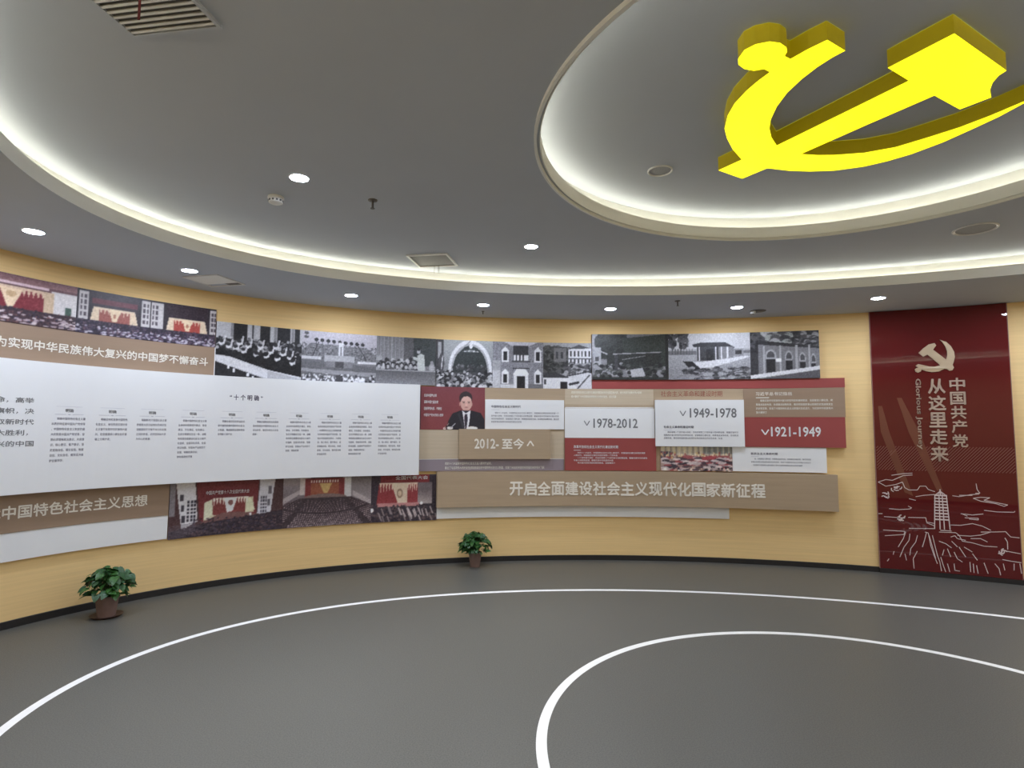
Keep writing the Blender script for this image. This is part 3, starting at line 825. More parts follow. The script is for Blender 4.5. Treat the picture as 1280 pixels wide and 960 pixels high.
board(-2.013, .918, 2.081, 2.192, .03, M['red'], 'long thin dull red strip under the highest black and white photographs', name='display_board')

t = board(-4.132, -3.347, 1.568, 2.078, .036, M['red'], 'red portrait board showing a person in dark suit speaking at microphones', d0=0.0303)
photo(portrait_photo(150, 98), -4.132, -3.347, 1.568, 2.078, .0375, t, 'printed portrait of a person in dark suit on red')
paragraph('body_text', ['实现中国梦必须', '凝聚中国力量就是', '团结带领人民，不断创', '中国共产党人的初心使命'], -4.085, -3.85, 1.99, .077, .034, .039,
          M['lpink'], t, full=11, indent=False)
t = board(-3.343, -2.366, 1.578, 1.936, .05, M['white'], 'white text panel between the red portrait board and the 1978-2012 panel', d0=0.0303)
lettering('heading', '中国特色社会主义新时代', (-3.27, -2.905, 1.835, 1.866), .0515, M['ldark'], t, weight=.015, res=1)
V, F = strips(stroke([(-3.27, 1.812), (-3.17, 1.812)], .004), .0515); mesh('rule_mark', V, F, M['rule'], t)
LT = '党的十八大以来，中国特色社会主义进入新时代，党面临的主要任务是实现第一个百年奋斗目标，开启实现第二个百年奋斗目标新征程，朝着实现中华民族伟大复兴的宏伟目标继续前进，全面建成小康社会，统筹推进总体布局，协调推进战略布局，推动党和国家事业取得历史性成就发生历史性变革，彰显了中国特色社会主义的强大生机活力，为实现中华民族伟大复兴提供了更为完善的制度保证更为坚实的物质基础'


def wrap(n, rows, last, indent=2, off=0):
    b = LT[off:] + LT
    out = [b[:n - indent]]; i = n - indent
    for r in range(rows - 1):
        out.append(b[i:i + n]); i += n
    out[-1] = out[-1][:last]
    return out


paragraph('body_text', wrap(38, 4, 17), -3.27, -2.43, 1.786, .036, .021, .0515, M['ldark'], t)

board(-4.128, -2.366, 1.222, 1.566, .034, M['tan2'], 'pale tan band behind the 2012 year panel', d0=0.0303)
t = board(-3.663, -2.544, 1.218, 1.576, .08, M['tan'], 'raised tan year panel reading 2012 to today with an up arrow', d0=0.0343)
lettering('lettering', '2012-', (-3.477, -3.178, 1.342, 1.462), .0815, M['lwhite'], t, weight=.018)
lettering('lettering', '至今', (-3.141, -2.867, 1.336, 1.466), .0815, M['lwhite'], t, weight=.025)
chevron(-2.828, -2.749, 1.375, 1.435, .0815, M['lwhite'], t, up=True, w=.017)
t = board(-4.128, -2.368, 1.078, 1.216, .036, M['greyboard'], 'grey violet strip with two lines of print under the 2012 panel', d0=0.0303)
V, F = block(-4.128, -2.368, 1.216, 1.220, .03, .037); mesh('ridge', V, F, M['edge'], t)
paragraph('body_text', ['党的十八大以来中国特色社会主义进入新时代以来，', '建立了与这项伟大的历史性成就相适应的中国特色社会主义制度，实现了从站起来富起来到强起来的伟大飞跃'], -3.824, -2.66, 1.184, .051, .032, .0375,
          M['lpale'], t, full=46, indent=False)

t = board(-2.356, -1.256, 1.476, 1.838, .05, M['white'], 'white year panel reading 1978-2012 with a down arrow', d0=0.0303)
lettering('lettering', '1978-2012', (-2.003, -1.457, 1.598, 1.714), .0515, M['lgrey'], t, weight=.014)
chevron(-2.117, -2.050, 1.628, 1.684, .0515, M['lgrey'], t, w=.012)
t = board(-2.356, -1.238, 1.080, 1.474, .05, M['red'], 'dull red text panel under the 1978-2012 panel', d0=0.0303)
lettering('heading', '改革开放和社会主义现代化建设新时期', (-2.249, -1.70, 1.348, 1.386), .0515, M['lpink'], t, weight=.02, res=1)
V, F = strips(stroke([(-2.249, 1.325), (-2.16, 1.325)], .005), .0515); mesh('rule_mark', V, F, M['lpink'], t)
for r, (n, ind) in enumerate(((34, 1), (22, 0), (35, 1), (20, 0), (19, 1))):
    paragraph('body_text', [LT[r * 17:r * 17 + n]], -2.249 + ind * .045, -2.249 + ind * .045 + n * .0245, 1.306 - r * .0305, .03, .020, .0515, M['lpink'], t, full=n, indent=False)

t = board(-1.246, -.198, 1.380, 1.943, .08, M['white'], 'tall raised white year panel reading 1949-1978 with a down arrow', d0=0.0363)
lettering('lettering', '1949-1978', (-.833, -.285, 1.727, 1.843), .0815, M['lgrey'], t, weight=.014)
chevron(-.949, -.880, 1.750, 1.810, .0815, M['lgrey'], t, w=.012)
lettering('heading', '社会主义革命和建设时期', (-1.148, -.79, 1.598, 1.630), .0815, M['ldark'], t, weight=.015, res=1)
V, F = strips(stroke([(-1.148, 1.578), (-1.05, 1.578)], .004), .0815); mesh('rule_mark', V, F, M['rule'], t)
paragraph('body_text', wrap(38, 3, 30, off=30), -1.149, -.27, 1.564, .036, .021, .0815, M['ldark'], t)

t = board(-.196, .912, 1.736, 2.078, .042, M['taupe'], 'tan text panel at the upper right corner above the 1921-1949 panel', d0=0.0303)
lettering('heading', '习近平总书记指出', (-.054, .348, 1.992, 2.036), .0435, M['lwhite'], t, weight=.015, res=1)
V, F = strips(stroke([(-.054, 1.968), (.095, 1.968)], .009), .0435); mesh('rule_mark', V, F, M['lpale'], t)
paragraph('body_text', wrap(34, 4, 5, off=60), -.056, .785, 1.948, .047, .026, .0435, M['lpale'], t)

t = board(-.196, .903, 1.382, 1.734, .06, M['red'], 'red year panel reading 1921-1949 with a down arrow', d0=0.0303)
lettering('lettering', '1921-1949', (.102, .645, 1.506, 1.622), .0615, M['lpink'], t, weight=.018)
chevron(-.002, .077, 1.528, 1.588, .0615, M['lpink'], t, w=.015)

t = board(-1.183, -.340, 1.084, 1.376, .045, M['red'], 'small colour photograph board of a crowded signing scene', d0=0.0303)
photo(signing_photo(120, 44), -1.183, -.340, 1.084, 1.376, .0465, t)
t = board(-.338, .696, 1.090, 1.378, .05, M['warmwhite'], 'small white text panel under the 1921-1949 panel')
lettering('heading', '新民主主义革命时期', (-.128, .17, 1.287, 1.316), .0515, M['ldark'], t, weight=.015, res=1)
V, F = strips(stroke([(-.128, 1.268), (-.04, 1.268)], .004), .0515); mesh('rule_mark', V, F, M['rule'], t)
paragraph('body_text', wrap(36, 3, 31, off=80), -.128, .529, 1.252, .037, .019, .0515, M['ldark'], t)

# ---- slogan board and white board below it
t = board(-3.921, .795, .658, 1.072, .10, M['tan'], 'long thick tan slogan board under the year panels')
SL = '开启全面建设社会主义现代化国家新征程'
cw = (.018 + 3.045 + .006) / len(SL)
for i, ch in enumerate(SL):
    lettering('character', ch, (-3.045 + i * cw, -3.045 + (i + 1) * cw - .008, .784, .950), .1005, M['lwhite'], t, weight=.022, extrude=.005)
board(-3.912, -.388, .522, .655, .03, M['warmwhite'], 'narrow plain white board under the long tan slogan board')

# ================================================================== TALL RED PANEL
PS0, PS1, PZ0, PZ1 = 1.200, 2.462, .052, H_SOF - .004
t = board(PS0, PS1, PZ0, PZ1, .03, M['glossred'], 'tall glossy dark red panel with metal lettering, pagoda drawing and emblem', name='title_panel', cat='wall panel')
for a, b in ((PS0 - .006, PS0), (PS1, PS1 + .006)):
    V, F = block(a, b, PZ0, PZ1, G0, .031); mesh('edge_strip', V, F, mat('dull rose edge', (.30, .15, .13), .5, noise=.02), t)
V, F = block(PS0 - .004, PS1 + .01, .001, .050, G0, .034); mesh('kick_plate', V, F, M['skirt'], t)
DP = .0312
q = []
xx = PS0 - .3
z0h, z1h = 1.140, 1.408
while xx < PS1:
    a, b = xx, xx + (z1h - z0h) * .9
    za, zb_ = z0h, z1h
    if a < PS0 + .01: za = z0h + (PS0 + .01 - a) / .9; a = PS0 + .01
    if b > PS1 - .005: zb_ = z1h - (b - PS1 + .005) / .9; b = PS1 - .005
    if b > a: q += stroke([(a, za), (b, zb_)], .007)
    xx += .0295
V, F = strips(q, DP); tag(mesh('hatching', V, F, M['hatch'], t), kind='stuff')
for bm_ in ([(1.245, 1.86), (1.285, 1.86), (1.345, 1.566), (1.545, .86), (1.465, .90), (1.262, 1.566)],
            [(1.432, 1.95), (1.478, 1.95), (1.632, 1.568), (1.822, .93), (1.768, .93), (1.530, 1.567)]):
    n = 12; quads = []
    L_ = [bm_[0], bm_[5], bm_[4]]; R_ = [bm_[1], bm_[2], bm_[3]]
    for k in range(2):
        for j in range(6):
            f0, f1 = j / 6, (j + 1) / 6
            g = lambda A, f: (A[k][0] + (A[k + 1][0] - A[k][0]) * f, A[k][1] + (A[k + 1][1] - A[k][1]) * f)
            quads.append([g(L_, f1), g(R_, f1), g(R_, f0), g(L_, f0)])
    V, F = strips(quads, DP + .0003); mesh('slanting_band', V, F, M['slantband'], t)  # brownish red slanting band laid flat on the panel
ETCH = [[(1.214,1.003),(1.289,1.033),(1.353,1.026),(1.459,1.082),(1.547,1.092)],[(1.347,1.082),(1.460,1.104),(1.547,1.112)],[(1.214,1.003),(1.286,0.959),(1.384,0.981),(1.449,1.011)],[(1.449,1.011),(1.470,0.948),(1.508,0.926),(1.587,0.929),(1.612,0.972),(1.666,0.974),(1.688,0.939),(1.748,0.918)],[(1.568,0.855),(1.647,0.874),(1.747,0.887)],[(1.505,0.830),(1.567,0.815)],[(1.309,0.711),(1.405,0.705),(1.508,0.718),(1.524,0.731),(1.493,0.748)],[(1.203,0.650),(1.242,0.652)],[(1.257,0.620),(1.369,0.618),(1.449,0.618)],[(1.488,0.625),(1.652,0.630),(1.658,0.585),(1.726,0.575)],[(1.243,0.472),(1.451,0.470),(1.441,0.435),(1.257,0.410)],[(1.491,0.506),(1.723,0.518)],[(1.657,0.576),(1.725,0.550)],[(1.904,0.882),(1.963,0.875),(2.066,0.901),(2.139,0.912)],[(1.964,0.889),(2.080,0.895)],[(2.118,1.020),(2.124,0.959),(2.146,0.920),(2.107,0.918)],[(2.086,0.864),(2.151,0.878),(2.229,0.877),(2.178,0.848),(2.290,0.828),(2.375,0.811),(2.344,0.795),(2.276,0.819),(2.150,0.837),(2.086,0.864)],[(2.174,0.743),(2.286,0.733),(2.423,0.739),(2.431,0.751)],[(1.970,0.694),(2.071,0.687),(2.165,0.704)],[(1.984,0.692),(2.027,0.672)],[(2.004,0.653),(2.120,0.655),(2.119,0.638),(2.040,0.643)],[(1.876,0.568),(1.964,0.571),(2.067,0.596),(2.152,0.576),(2.221,0.538)],[(2.135,0.513),(2.248,0.523),(2.345,0.534),(2.358,0.515),(2.384,0.483),(2.455,0.480)],[(1.767,0.485),(1.917,0.489),(1.945,0.463),(1.971,0.404),(2.058,0.394),(2.156,0.368),(2.268,0.370)],[(1.870,0.440),(1.908,0.457),(1.928,0.427),(2.001,0.415)],[(1.930,0.462),(2.046,0.463),(2.133,0.482),(2.220,0.520)],[(2.045,0.437),(2.131,0.444),(2.187,0.414)],[(2.335,0.470),(2.354,0.429),(2.353,0.352)],[(2.308,0.339),(2.376,0.329),(2.457,0.318)],[(2.304,0.245),(2.372,0.235),(2.456,0.228)],[(1.458,0.464),(1.432,0.389),(1.380,0.295)],[(1.497,0.448),(1.486,0.375),(1.436,0.299),(1.392,0.187)],[(1.567,0.435),(1.548,0.362),(1.498,0.286),(1.487,0.213)],[(1.653,0.477),(1.635,0.404),(1.608,0.312)],[(1.638,0.476),(1.668,0.469),(1.685,0.336),(1.711,0.232),(1.738,0.145)],[(1.675,0.443),(1.700,0.320),(1.725,0.197)],[(1.705,0.445),(1.723,0.340),(1.742,0.234)],[(1.521,0.072),(1.517,0.179),(1.559,0.264)],[(1.742,0.234),(1.761,0.165),(1.772,0.069)],[(1.771,0.219),(1.790,0.133),(1.809,0.065)],[(1.828,0.154),(1.846,0.068)],[(1.763,0.387),(1.822,0.365),(1.872,0.325)],[(1.876,0.396),(1.925,0.339)],[(1.893,0.283),(1.919,0.215),(1.962,0.184)],[(1.939,0.340),(1.993,0.240)],[(2.027,0.191),(2.029,0.087)],[(2.055,0.176),(2.058,0.081)],[(2.083,0.162),(2.093,0.077)],[(2.148,0.195),(2.178,0.086)],[(2.239,0.195),(2.272,0.148),(2.282,0.081)],[(2.309,0.203),(2.319,0.136)],[(2.053,0.280),(2.093,0.215)],[(1.983,0.344),(2.053,0.298)],[(2.398,0.212),(2.395,0.144)],[(2.445,0.218),(2.454,0.118)],[(1.441,0.227),(1.454,0.156)],[(1.339,0.246),(1.329,0.209)],[(1.287,0.160),(1.270,0.132)],[(1.887,0.160),(1.892,0.090),(1.935,0.086)],[(1.835,0.313),(1.861,0.228)],[(1.804,0.302),(1.787,0.238)]]
q = []
for pl in ETCH: q += stroke(pl, .0068)
V, F = strips(q, DP + .0006); tag(mesh('engraved_landscape', V, F, M['etch'], t), kind='stuff')
q = []
for cx_, cz_ in ((1.390, .950), (1.282, .861), (1.417, .625), (2.307, .313)):
    for j in range(9):
        a0 = RNG.random() * 2 * pi; r_ = .012 + .022 * RNG.random()
        px, pz = cx_ + (RNG.random() - .5) * .055, cz_ + (RNG.random() - .5) * .05
        q += stroke([(px + r_ * cos(a0 + e * .9), pz + r_ * .8 * sin(a0 + e * .9)) for e in range(3)], .010)
V, F = strips(q, DP + .0008); tag(mesh('engraved_cloud', V, F, M['etch'], t), kind='stuff')
q = []
zb_, zt_ = .515, .879
half = lambda z: .068 - (z - zb_) / (zt_ - zb_) * .016
cxp = lambda z: 1.798
for fx in (-1, -.28, .28, 1):
    q += stroke([(1.798 + fx * .070, zb_), (1.798 + fx * .052, zt_)], .009)
for k in range(9):
    z = .620 + k * (zt_ - .620) / 8; hw = half(z) + .006
    q += stroke([(1.798 - hw, z), (1.798 + hw, z)], .015 if k % 2 == 0 else .012)
q += stroke([(1.798 - .052, zt_), (1.796, .925), (1.798 + .052, zt_)], .008) + stroke([(1.796, .88), (1.796, .945)], .012)
q += stroke([(1.798 - .028, .88), (1.79, .915)], .006) + stroke([(1.798 + .028, .88), (1.80, .915)], .006) + stroke([(1.78, zb_ - .01), (1.88, zb_ - .012)], .008)
V, F = strips(q, DP + .001); mesh('engraved_pagoda', V, F, M['etch'], t)


def extruded(pts, d0, d1, name, material, parent):
    """concave (s, z) outline -> solid letter-like plate on the wall"""
    tri = tessellate_polygon([[Vector((x, y, 0)) for x, y in pts]])
    a = np.array(pts); n = len(pts)
    V = np.concatenate([onwall(a[:, 0], a[:, 1], np.full(n, d1)), onwall(a[:, 0], a[:, 1], np.full(n, d0))])
    F = [tuple(f) for f in tri] + [(i, (i + 1) % n, n + (i + 1) % n, n + i) for i in range(n)]
    o = mesh(name, V, F, material, parent)
    bm = bmesh.new(); bm.from_mesh(o.data); bmesh.ops.recalc_face_normals(bm, faces=bm.faces); bm.to_mesh(o.data); bm.free()
    return o


EMB = [(1.863, 2.586), (1.92, 2.56), (1.961, 2.509), (1.987, 2.446), (1.991, 2.388), (1.979, 2.337), (1.967, 2.302), (1.978, 2.272), (1.962, 2.244), (1.938, 2.239), (1.915, 2.259), (1.892, 2.263), (1.843, 2.236), (1.778, 2.23), (1.724, 2.242), (1.681, 2.263), (1.672, 2.242), (1.647, 2.228), (1.622, 2.24), (1.618, 2.267), (1.635, 2.283), (1.652, 2.28), (1.625, 2.306), (1.651, 2.325), (1.699, 2.31), (1.753, 2.293), (1.802, 2.289), (1.856, 2.303), (1.743, 2.429), (1.703, 2.405), (1.659, 2.449), (1.707, 2.5), (1.758, 2.54), (1.813, 2.552), (1.827, 2.526), (1.796, 2.479), (1.912, 2.362), (1.924, 2.41), (1.924, 2.456), (1.908, 2.515), (1.883, 2.562)]
extruded(EMB, .030, .042, 'emblem', M['gold'], t)['label'] = 'champagne metal hammer and sickle emblem'
TL = 'champagne metal characters'
for i, ch in enumerate('从这里走来'):
    zc = 2.162 - i * (2.162 - 1.234) / 5
    lettering('lettering', ch, (1.730 - .0012 * i, 1.892 - .001 * i, zc - .172, zc - .006), .030, M['goldface'], t, weight=.018, extrude=.008, label=TL)
for i, ch in enumerate('中国共产党'):
    zc = 2.166 - i * (2.166 - 1.398) / 5
    lettering('lettering', ch, (1.930, 2.069, zc - .146, zc - .006), .030, M['goldface'], t, weight=.014, extrude=.008, label=TL)
lettering('lettering', 'Glorious Journey', (1.603, 1.668, 1.378, 2.162), .030, M['goldface'], t, weight=.014, extrude=.006, rot=True, label=TL)

# ================================================================== CEILING EMBLEM (lit box)
OUT = [(1.368, 2.468), (1.488, 2.542), (1.457, 2.59), (1.424, 2.665), (1.397, 2.763), (1.381, 2.876), (1.386, 3.006), (1.411, 3.138), (1.445, 3.232), (1.5, 3.332), (1.574, 3.429),
       (1.82, 2.963), (1.922, 2.767), (1.756, 2.666), (1.888, 2.422), (2.328, 2.682), (2.324, 2.724), (2.342, 2.782), (2.378, 2.843), (2.437, 2.908), (2.363, 3.023), (2.137, 2.894), (1.96, 3.2), (1.772, 3.537),
       (1.876, 3.549), (1.982, 3.546), (2.147, 3.516), (2.292, 3.441), (2.4, 3.324), (2.497, 3.208), (2.571, 3.08), (2.632, 2.942), (2.656, 2.84), (2.661, 2.84), (2.650, 2.955), (2.627, 3.095), (2.59, 3.214), (2.532, 3.38), (2.447, 3.531), (2.36, 3.628), (2.258, 3.706), (2.102, 3.767), (1.949, 3.782), (1.807, 3.773), (1.649, 3.736),
       (1.549, 3.899), (1.343, 3.771), (1.437, 3.616), (1.333, 3.485), (1.246, 3.345), (1.193, 3.235), (1.16, 3.095), (1.153, 2.974), (1.17, 2.854), (1.192, 2.775), (1.219, 2.704),
       (1.183, 2.682), (1.14, 2.695), (1.089, 2.682), (1.048, 2.648), (1.03, 2.603), (1.034, 2.54), (1.068, 2.5), (1.122, 2.481), (1.173, 2.491), (1.213, 2.52), (1.231, 2.551), (1.234, 2.582), (1.27, 2.603), (1.316, 2.531)]
t = thing('ceiling_emblem', (1.85, 3.1, H_IN), 'large glowing yellow hammer and sickle light box on the round ceiling recess', 'emblem')
ZB = 3.262
tri = tessellate_polygon([[Vector((x, y, 0)) for x, y in OUT]])
n = len(OUT)
mesh('lit_face', [(x, y, ZB) for x, y in OUT], [tuple(f) for f in tri], M['face'], t)['label'] = 'bright yellow lit face'
V = [(x, y, ZB - .001) for x, y in OUT] + [(x, y, H_IN - .001) for x, y in OUT]
mesh('side_return', V, [(i, (i + 1) % n, n + (i + 1) % n, n + i) for i in range(n)], M['side'], t)['label'] = 'olive yellow side'


# ================================================================== CEILING FITTINGS
def lathe(name, prof, material, parent, n=32, smooth=True, loc=(0, 0, 0)):
    """prof: (radius, z) in local coordinates"""
    V, F = [], []
    for i in range(n):
        a = 2 * pi * i / n
        for r, z in prof: V.append((loc[0] + r * cos(a), loc[1] + r * sin(a), loc[2] + z))
    K = len(prof)
    for i in range(n):
        j = (i + 1) % n
        for k in range(K - 1): F.append((i * K + k, j * K + k, j * K + k + 1, i * K + k + 1))
    o = mesh(name, V, F, material, parent, world=False)
    if smooth:
        o.data.polygons.foreach_set('use_smooth', [True] * len(F)); o.data.set_sharp_from_angle(angle=radians(35))
    return o


def boxm(name, x0, x1, y0, y1, z0, z1, material, parent, world=False):
    V = [(x, y, z) for z in (z0, z1) for x, y in ((x0, y0), (x1, y0), (x1, y1), (x0, y1))]
    return mesh(name, V, [(0, 3, 2, 1), (4, 5, 6, 7), (0, 1, 5, 4), (1, 2, 6, 5), (2, 3, 7, 6), (3, 0, 4, 7)], material, parent, world=world)


lights = [(-3.405, 4.129, 'leftmost recessed downlight in the soffit, at the left picture edge'),
          (-2.848, 5.150, 'soffit downlight beside the square hatch, above the left hall photographs'),
          (-1.673, 6.080, 'soffit downlight above the rally photograph'),
          (-0.325, 6.515, 'soffit downlight above the stone house photograph'),
          (1.117, 6.693, 'soffit downlight above the trees and river photograph'),
          (2.512, 6.568, 'soffit downlight above the arched building photograph'),
          (3.794, 6.077, 'soffit downlight in front of the tall red panel')]
spots = [(x, y, H_SOF, .070, l, 'downlights in the soffit ring') for x, y, l in lights]
for a in (64, 49, 31, 10, -12, -33, -51, -66, -80, -94, -108, -123, -140, -160):
    x, y = oval(CA * 1.2, CB * 1.2, CCX, CCY, radians(a))
    spots.append((x, y, H_SOF, .070, 'soffit downlight in the part of the ring outside the picture', 'downlights in the soffit ring'))
spots += [(-1.359, 3.664, H_UP, .064, 'large looking downlight in the raised ceiling beside the smoke detector', 'downlights in the raised ceiling'),
          (0.160, 5.047, H_UP, .062, 'downlight in the raised ceiling just left of the round recess', 'downlights in the raised ceiling')]
for a in (50.3, -3, -50, -130):
    x, y = oval(CA * .72, CB * .72, CCX, CCY, radians(a))
    spots.append((x, y, H_UP, .062, 'downlight in the raised ceiling outside the picture', 'downlights in the raised ceiling'))


def make_downlight():
    t = thing('downlight', (0, 0, 0), 'x', 'downlight')
    lathe('trim_ring', [(.070, .0), (.070, -.004), (.064, -.006), (.060, -.004), (.060, .0)], M['plastic'], t)
    lathe('diffuser', [(.0, -.0035), (.058, -.0035), (.0595, -.002)], M['lamp'], t)
    return t


proto = make_downlight()
for i, (x, y, z, r, lab, grp) in enumerate(spots):
    if i == 0:
        o = proto
    else:
        o = proto.copy(); COL.objects.link(o)
        for ch in list(proto.children):
            c = ch.copy(); COL.objects.link(c); c.parent = o
    o.location = (x, y, z - .0005); o.scale = (r / .070,) * 3
    o['label'] = lab; o['group'] = grp
    if z < H_UP: continue
    ld = bpy.data.lights.new('lamp', 'AREA')
    ld.shape = 'DISK'; ld.size = .10; ld.energy = BEAM_WATTS; ld.color = (0.98, 0.97, 0.96); ld.spread = radians(100)
    lo = bpy.data.objects.new('lamp', ld); COL.objects.link(lo); lo.parent = o; lo.location = (0, 0, -.012)

t = thing('smoke_detector', (-1.631, 3.978, H_UP - .0005), 'round white smoke detector on the raised ceiling below the nearest downlight', 'smoke detector')
lathe('base_plate', [(.0, -.0), (.052, 0), (.053, -.012), (.048, -.018), (.0, -.018)], M['plastic'], t)
lathe('sensor_head', [(.046, -.018), (.050, -.022), (.046, -.042), (.03, -.05), (.0, -.052)], M['plastic'], t)
for k in range(12):
    a = 2 * pi * k / 12
    o = boxm('vent_slot', -.0015, .0015, -.007, .007, -.006, .006, M['dplastic'], t)
    o.location = (.0485 * cos(a), .0485 * sin(a), -.031); o.rotation_euler = (0, 0, a)


def sprinkler(x, y, z, lab, s=1.0):
    t = thing('fire_sprinkler', (x, y, z - .0005), lab, 'sprinkler', None)
    lathe('escutcheon', [(.0, 0), (.030 * s, 0), (.028 * s, -.006 * s), (.012 * s, -.010 * s), (.0, -.010 * s)], M['sprink'], t, 20)
    lathe('bulb', [(.007 * s, -.01 * s), (.007 * s, -.05 * s), (.004 * s, -.055 * s)], M['sprink'], t, 12)
    lathe('deflector', [(.0, -.053 * s), (.014 * s, -.053 * s), (.014 * s, -.056 * s), (.0, -.056 * s)], M['sprink'], t, 16)
    return t


sprinkler(-.976, 4.026, H_UP, 'dark pendent sprinkler on the raised ceiling right of the smoke detector', 1.1)
sprinkler(1.763, 6.26, H_SOF, 'small dark sprinkler in the soffit between two right hand downlights')
sprinkler(-.344, 6.87, H_SOF, 'tiny sprinkler in the soffit just below the downlight over the stone house photograph', .6)


def round_speaker(x, y, z, r, lab):
    t = thing('ceiling_speaker', (x, y, z - .0005), lab, 'speaker')
    lathe('rim', [(r, 0), (r, -.006), (r * .93, -.010), (r * .86, -.004), (r * .86, 0)], M['plastic'], t, 40)
    lathe('grille', [(0, -.004), (r * .5, -.004), (r * .85, -.002)], M['speakergrey'], t, 40)


round_speaker(1.013, 3.973, H_IN, .086, 'small round ceiling speaker inside the round recess left of the emblem')
round_speaker(3.618, 4.542, H_UP, .15, 'large round ceiling speaker in the raised ceiling at the right edge')

# access hatch in the raised ceiling with two strings
hc = [(-.972, 5.312), (-.590, 5.246), (-.534, 5.643), (-.904, 5.693)]
cx_, cy_ = sum(p[0] for p in hc) / 4, sum(p[1] for p in hc) / 4
t = thing('access_hatch', (cx_, cy_, H_UP - .0005), 'square pale framed air vent hatch in the raised ceiling with strings hanging from it', 'ceiling hatch', rz=radians(-9.0))
w_ = .195
for a in ((-w_, w_, -w_, -w_ + .02), (-w_, w_, w_ - .02, w_), (-w_, -w_ + .02, -w_ + .02, w_ - .02), (w_ - .02, w_, -w_ + .02, w_ - .02)):
    boxm('frame_bar', a[0], a[1], a[2], a[3], -.012, 0, M['plastic'], t)
boxm('hatch_panel', -w_ + .02, w_ - .02, -w_ + .02, w_ - .02, -.004, -.001, M['hatchgrey'], t)
for dx in (-.03, .01, .018):
    boxm('string', dx - .0012, dx + .0012, .155, .1575, -.085, -.004, M['string'], t)

# low contrast square hatch in the soffit
t = thing('soffit_hatch', (-2.80, 5.50, H_SOF - .0005), 'square flush hatch in the soffit beside the second downlight', 'ceiling hatch', rz=radians(-14))
for a in ((-.19, .19, -.19, -.175), (-.19, .19, .175, .19), (-.19, -.175, -.175, .175), (.175, .19, -.175, .175)):
    boxm('frame_bar', a[0], a[1], a[2], a[3], -.008, 0, M['plastic'], t)
boxm('hatch_panel', -.175, .175, -.175, .10, -.005, -.001, M['paint2'], t)
boxm('dark_gap', .02, .165, .10, .175, -.003, -.001, M['dplastic'], t)

# slatted air grille at the top left
g0 = np.array((-1.545, 2.303)); g1 = np.array((-1.157, 2.240))
ga = atan2(g1[1] - g0[1], g1[0] - g0[0]); gl = float(np.hypot(*(g1 - g0)))
t = thing('air_grille', (float(g0[0]), float(g0[1]), H_UP - .0005), 'slatted metal air grille in the ceiling at the top left', 'air grille', rz=ga)
boxm('backing', .012, gl - .012, -.60, -.012, -.004, -.001, M['dplastic'], t)
for a in ((0, gl, -.014, 0), (0, gl, -.612, -.598), (0, .014, -.598, -.014), (gl - .014, gl, -.598, -.014)):
    boxm('frame_bar', a[0], a[1], a[2], a[3], -.014, 0, M['paint'], t)
sl = None
for k in range(20):
    if sl is None:
        V = [(x, y, z) for x in (.014, gl - .014) for (y, z) in ((-.0105, -.012), (.0, -.0135), (.003, -.010), (-.008, -.005))]
        sl = mesh('slat', V, [(0, 1, 5, 4), (1, 2, 6, 5), (2, 3, 7, 6), (3, 0, 4, 7), (0, 3, 2, 1), (4, 5, 6, 7)], M['plastic'], t, world=False)
        o = sl
    else:
        o = sl.copy(); COL.objects.link(o); o.parent = t
    o.location = (0, -.024 - k * .0292, 0)
t2 = boxm('ribbon', -.0045, .0045, -.0008, .0008, -.15, 0, M['ribbon'], None)
t2.location = (-1.32, 1.985, H_UP - .014); tag(t2, 'thin dark red ribbon hanging from the slatted air grille', 'ribbon')

# small fixture on the soffit near the wall
t = thing('ceiling_camera', (2.83, 6.76, H_SOF - .0005), 'small dark plated ceiling camera with bright white housing on the soffit near the wall', 'camera', rz=radians(-20))
lathe('dark_plate', [(0, -.007), (.078, -.007), (.085, -.003), (.085, 0)], M['dplastic'], t)
lathe('housing', [(.030, 0), (.030, -.018), (.024, -.028), (.0, -.030)], M['plastic'], t, 24, loc=(-.055, -.02, -.006))
lathe('lens', [(.012, -.0305), (.010, -.033), (0, -.034)], M['dplastic'], t, 16, loc=(-.055, -.02, -.006))


# ================================================================== POTTED PLANTS
def leaf_mesh(material):
    out = [(0, 0), (.16, -.10), (.36, -.08), (.46, .12), (.43, .38), (.30, .66), (.12, .90), (0, 1.04)]
    V, F = [], []
    rows = [(y, x) for x, y in out]
    for x, y in out:
        z = -.30 * (y ** 2) + .1 * y
        V += [(-x, y, z + .16 * x), (0, max(y, 0), z), (x, y, z + .16 * x)]
    for i in range(len(out) - 1):
        a, b = i * 3, i * 3 + 3
        F += [(a, a + 1, b + 1, b), (a + 1, a + 2, b + 2, b + 1)]
    me = bpy.data.meshes.new('leaf')
    me.from_pydata(V, [], F); me.materials.append(material); me.update()
    me.polygons.foreach_set('use_smooth', [True] * len(F))
    return me


LM = [leaf_mesh(M['leaf']), leaf_mesh(M['leaf2'])]


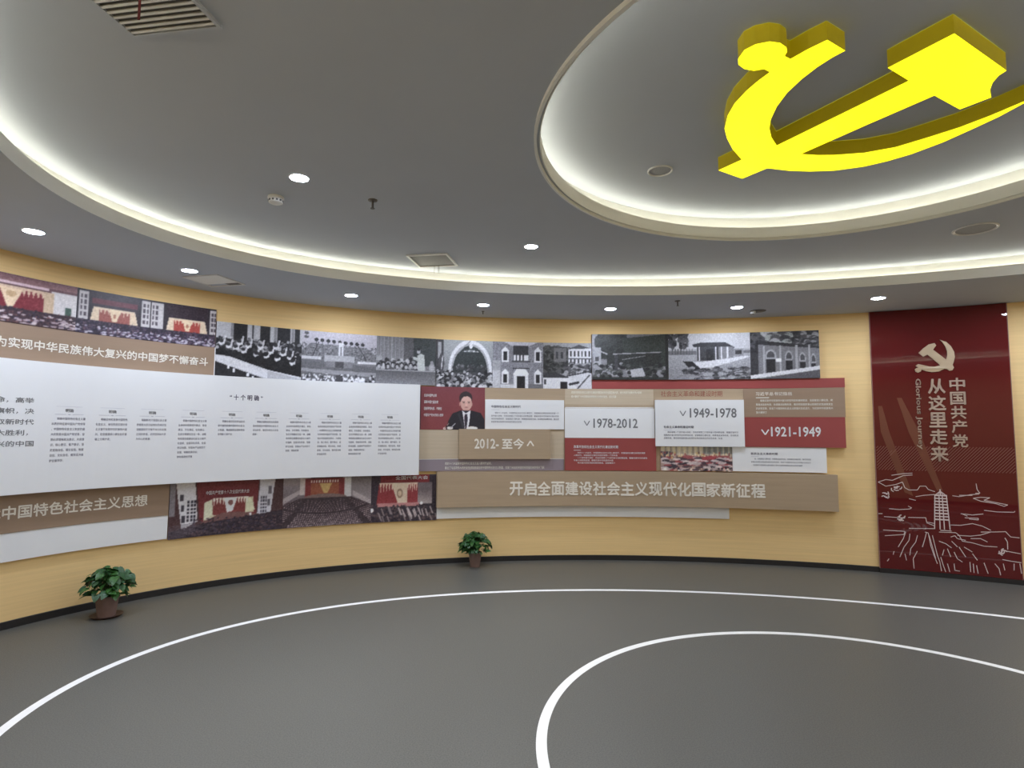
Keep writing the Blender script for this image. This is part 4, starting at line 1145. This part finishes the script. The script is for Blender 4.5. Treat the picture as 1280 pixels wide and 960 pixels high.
def plant(x, y, pot_r, pot_h, fol_r, fol_h, nleaf, size, lab, saucer, seed):
    rnd = random.Random(seed)
    t = thing('potted_pothos', (x, y, 0.0), lab, 'potted plant', 'potted plants on the floor by the wall')
    if saucer:
        lathe('saucer', [(0, .001), (pot_r * 1.15, .001), (pot_r * 1.38, .018), (pot_r * 1.32, .018), (pot_r * 1.1, .006), (0, .006)], M['saucer'], t, 28)
    zb = .0065 if saucer else .001
    pot = lathe('pot', [(0, zb), (pot_r * .74, zb), (pot_r * .96, pot_h * .86), (pot_r * 1.04, pot_h * .86), (pot_r * 1.06, pot_h), (pot_r * .95, pot_h), (pot_r * .92, pot_h * .9), (0, pot_h * .9)],
                M['pot'], t, 28)
    lathe('soil', [(0, pot_h * .93), (pot_r * .90, pot_h * .905)], M['soil'], t, 20)
    for k in range(nleaf):
        a = rnd.random() * 2 * pi
        e = rnd.random() ** .55
        layer = rnd.random()
        el = radians(-18 + 100 * layer)
        rr = fol_r * (.45 + .55 * e)
        px, py = rr * cos(el) * cos(a), rr * cos(el) * sin(a)
        pz = pot_h + fol_h * .16 + (fol_h * .72) * (sin(el) * .9 + .1) * (.75 + .25 * e)
        pz = max(pz, pot_h * .55)
        o = bpy.data.objects.new('leaf', LM[k % 2]); link(o, t)
        sc = size * (.7 + .6 * rnd.random())
        o.scale = (sc, sc, sc)
        pitch = radians(rnd.uniform(-50, 12)) * (1 if layer < .75 else .3)
        # leaf y axis points outwards
        R = Matrix.Rotation(a - pi / 2 + rnd.uniform(-.5, .5), 4, 'Z') @ Matrix.Rotation(pitch, 4, 'X') @ Matrix.Rotation(rnd.uniform(-.6, .6), 4, 'Y')
        T = Matrix.Translation(Vector((px, py, pz)) - (R @ Vector((0, sc * .5, 0))))
        o.matrix_local = T @ R @ Matrix.Diagonal((sc, sc, sc, 1))
        if k % 2 == 0:
            b = T.translation
            base = Vector((rnd.uniform(-.3, .3) * pot_r, rnd.uniform(-.3, .3) * pot_r, pot_h * .9))
            mid = (base + b) / 2 + Vector((0, 0, fol_h * .16))
            pts = [base, (base + mid) / 2 + Vector((0, 0, fol_h * .06)), mid, b]
            V, F = [], []
            for j, p in enumerate(pts):
                for c in range(4):
                    aa = c * pi / 2
                    V.append((p.x + .0022 * cos(aa), p.y + .0022 * sin(aa), p.z))
            for j in range(3):
                for c in range(4):
                    F.append((j * 4 + c, j * 4 + (c + 1) % 4, j * 4 + 4 + (c + 1) % 4, j * 4 + 4 + c))
            mesh('stem', V, F, M['stem'], t, world=False)
    return t


plant(-3.36, 5.08, .088, .175, .19, .25, 230, .060, 'green pothos in a brown pot on a saucer at the lower left wall', True, 3)
plant(-.415, 6.98, .075, .165, .19, .25, 230, .058, 'potted green pothos in a brown pot under the middle slogan board', False, 9)
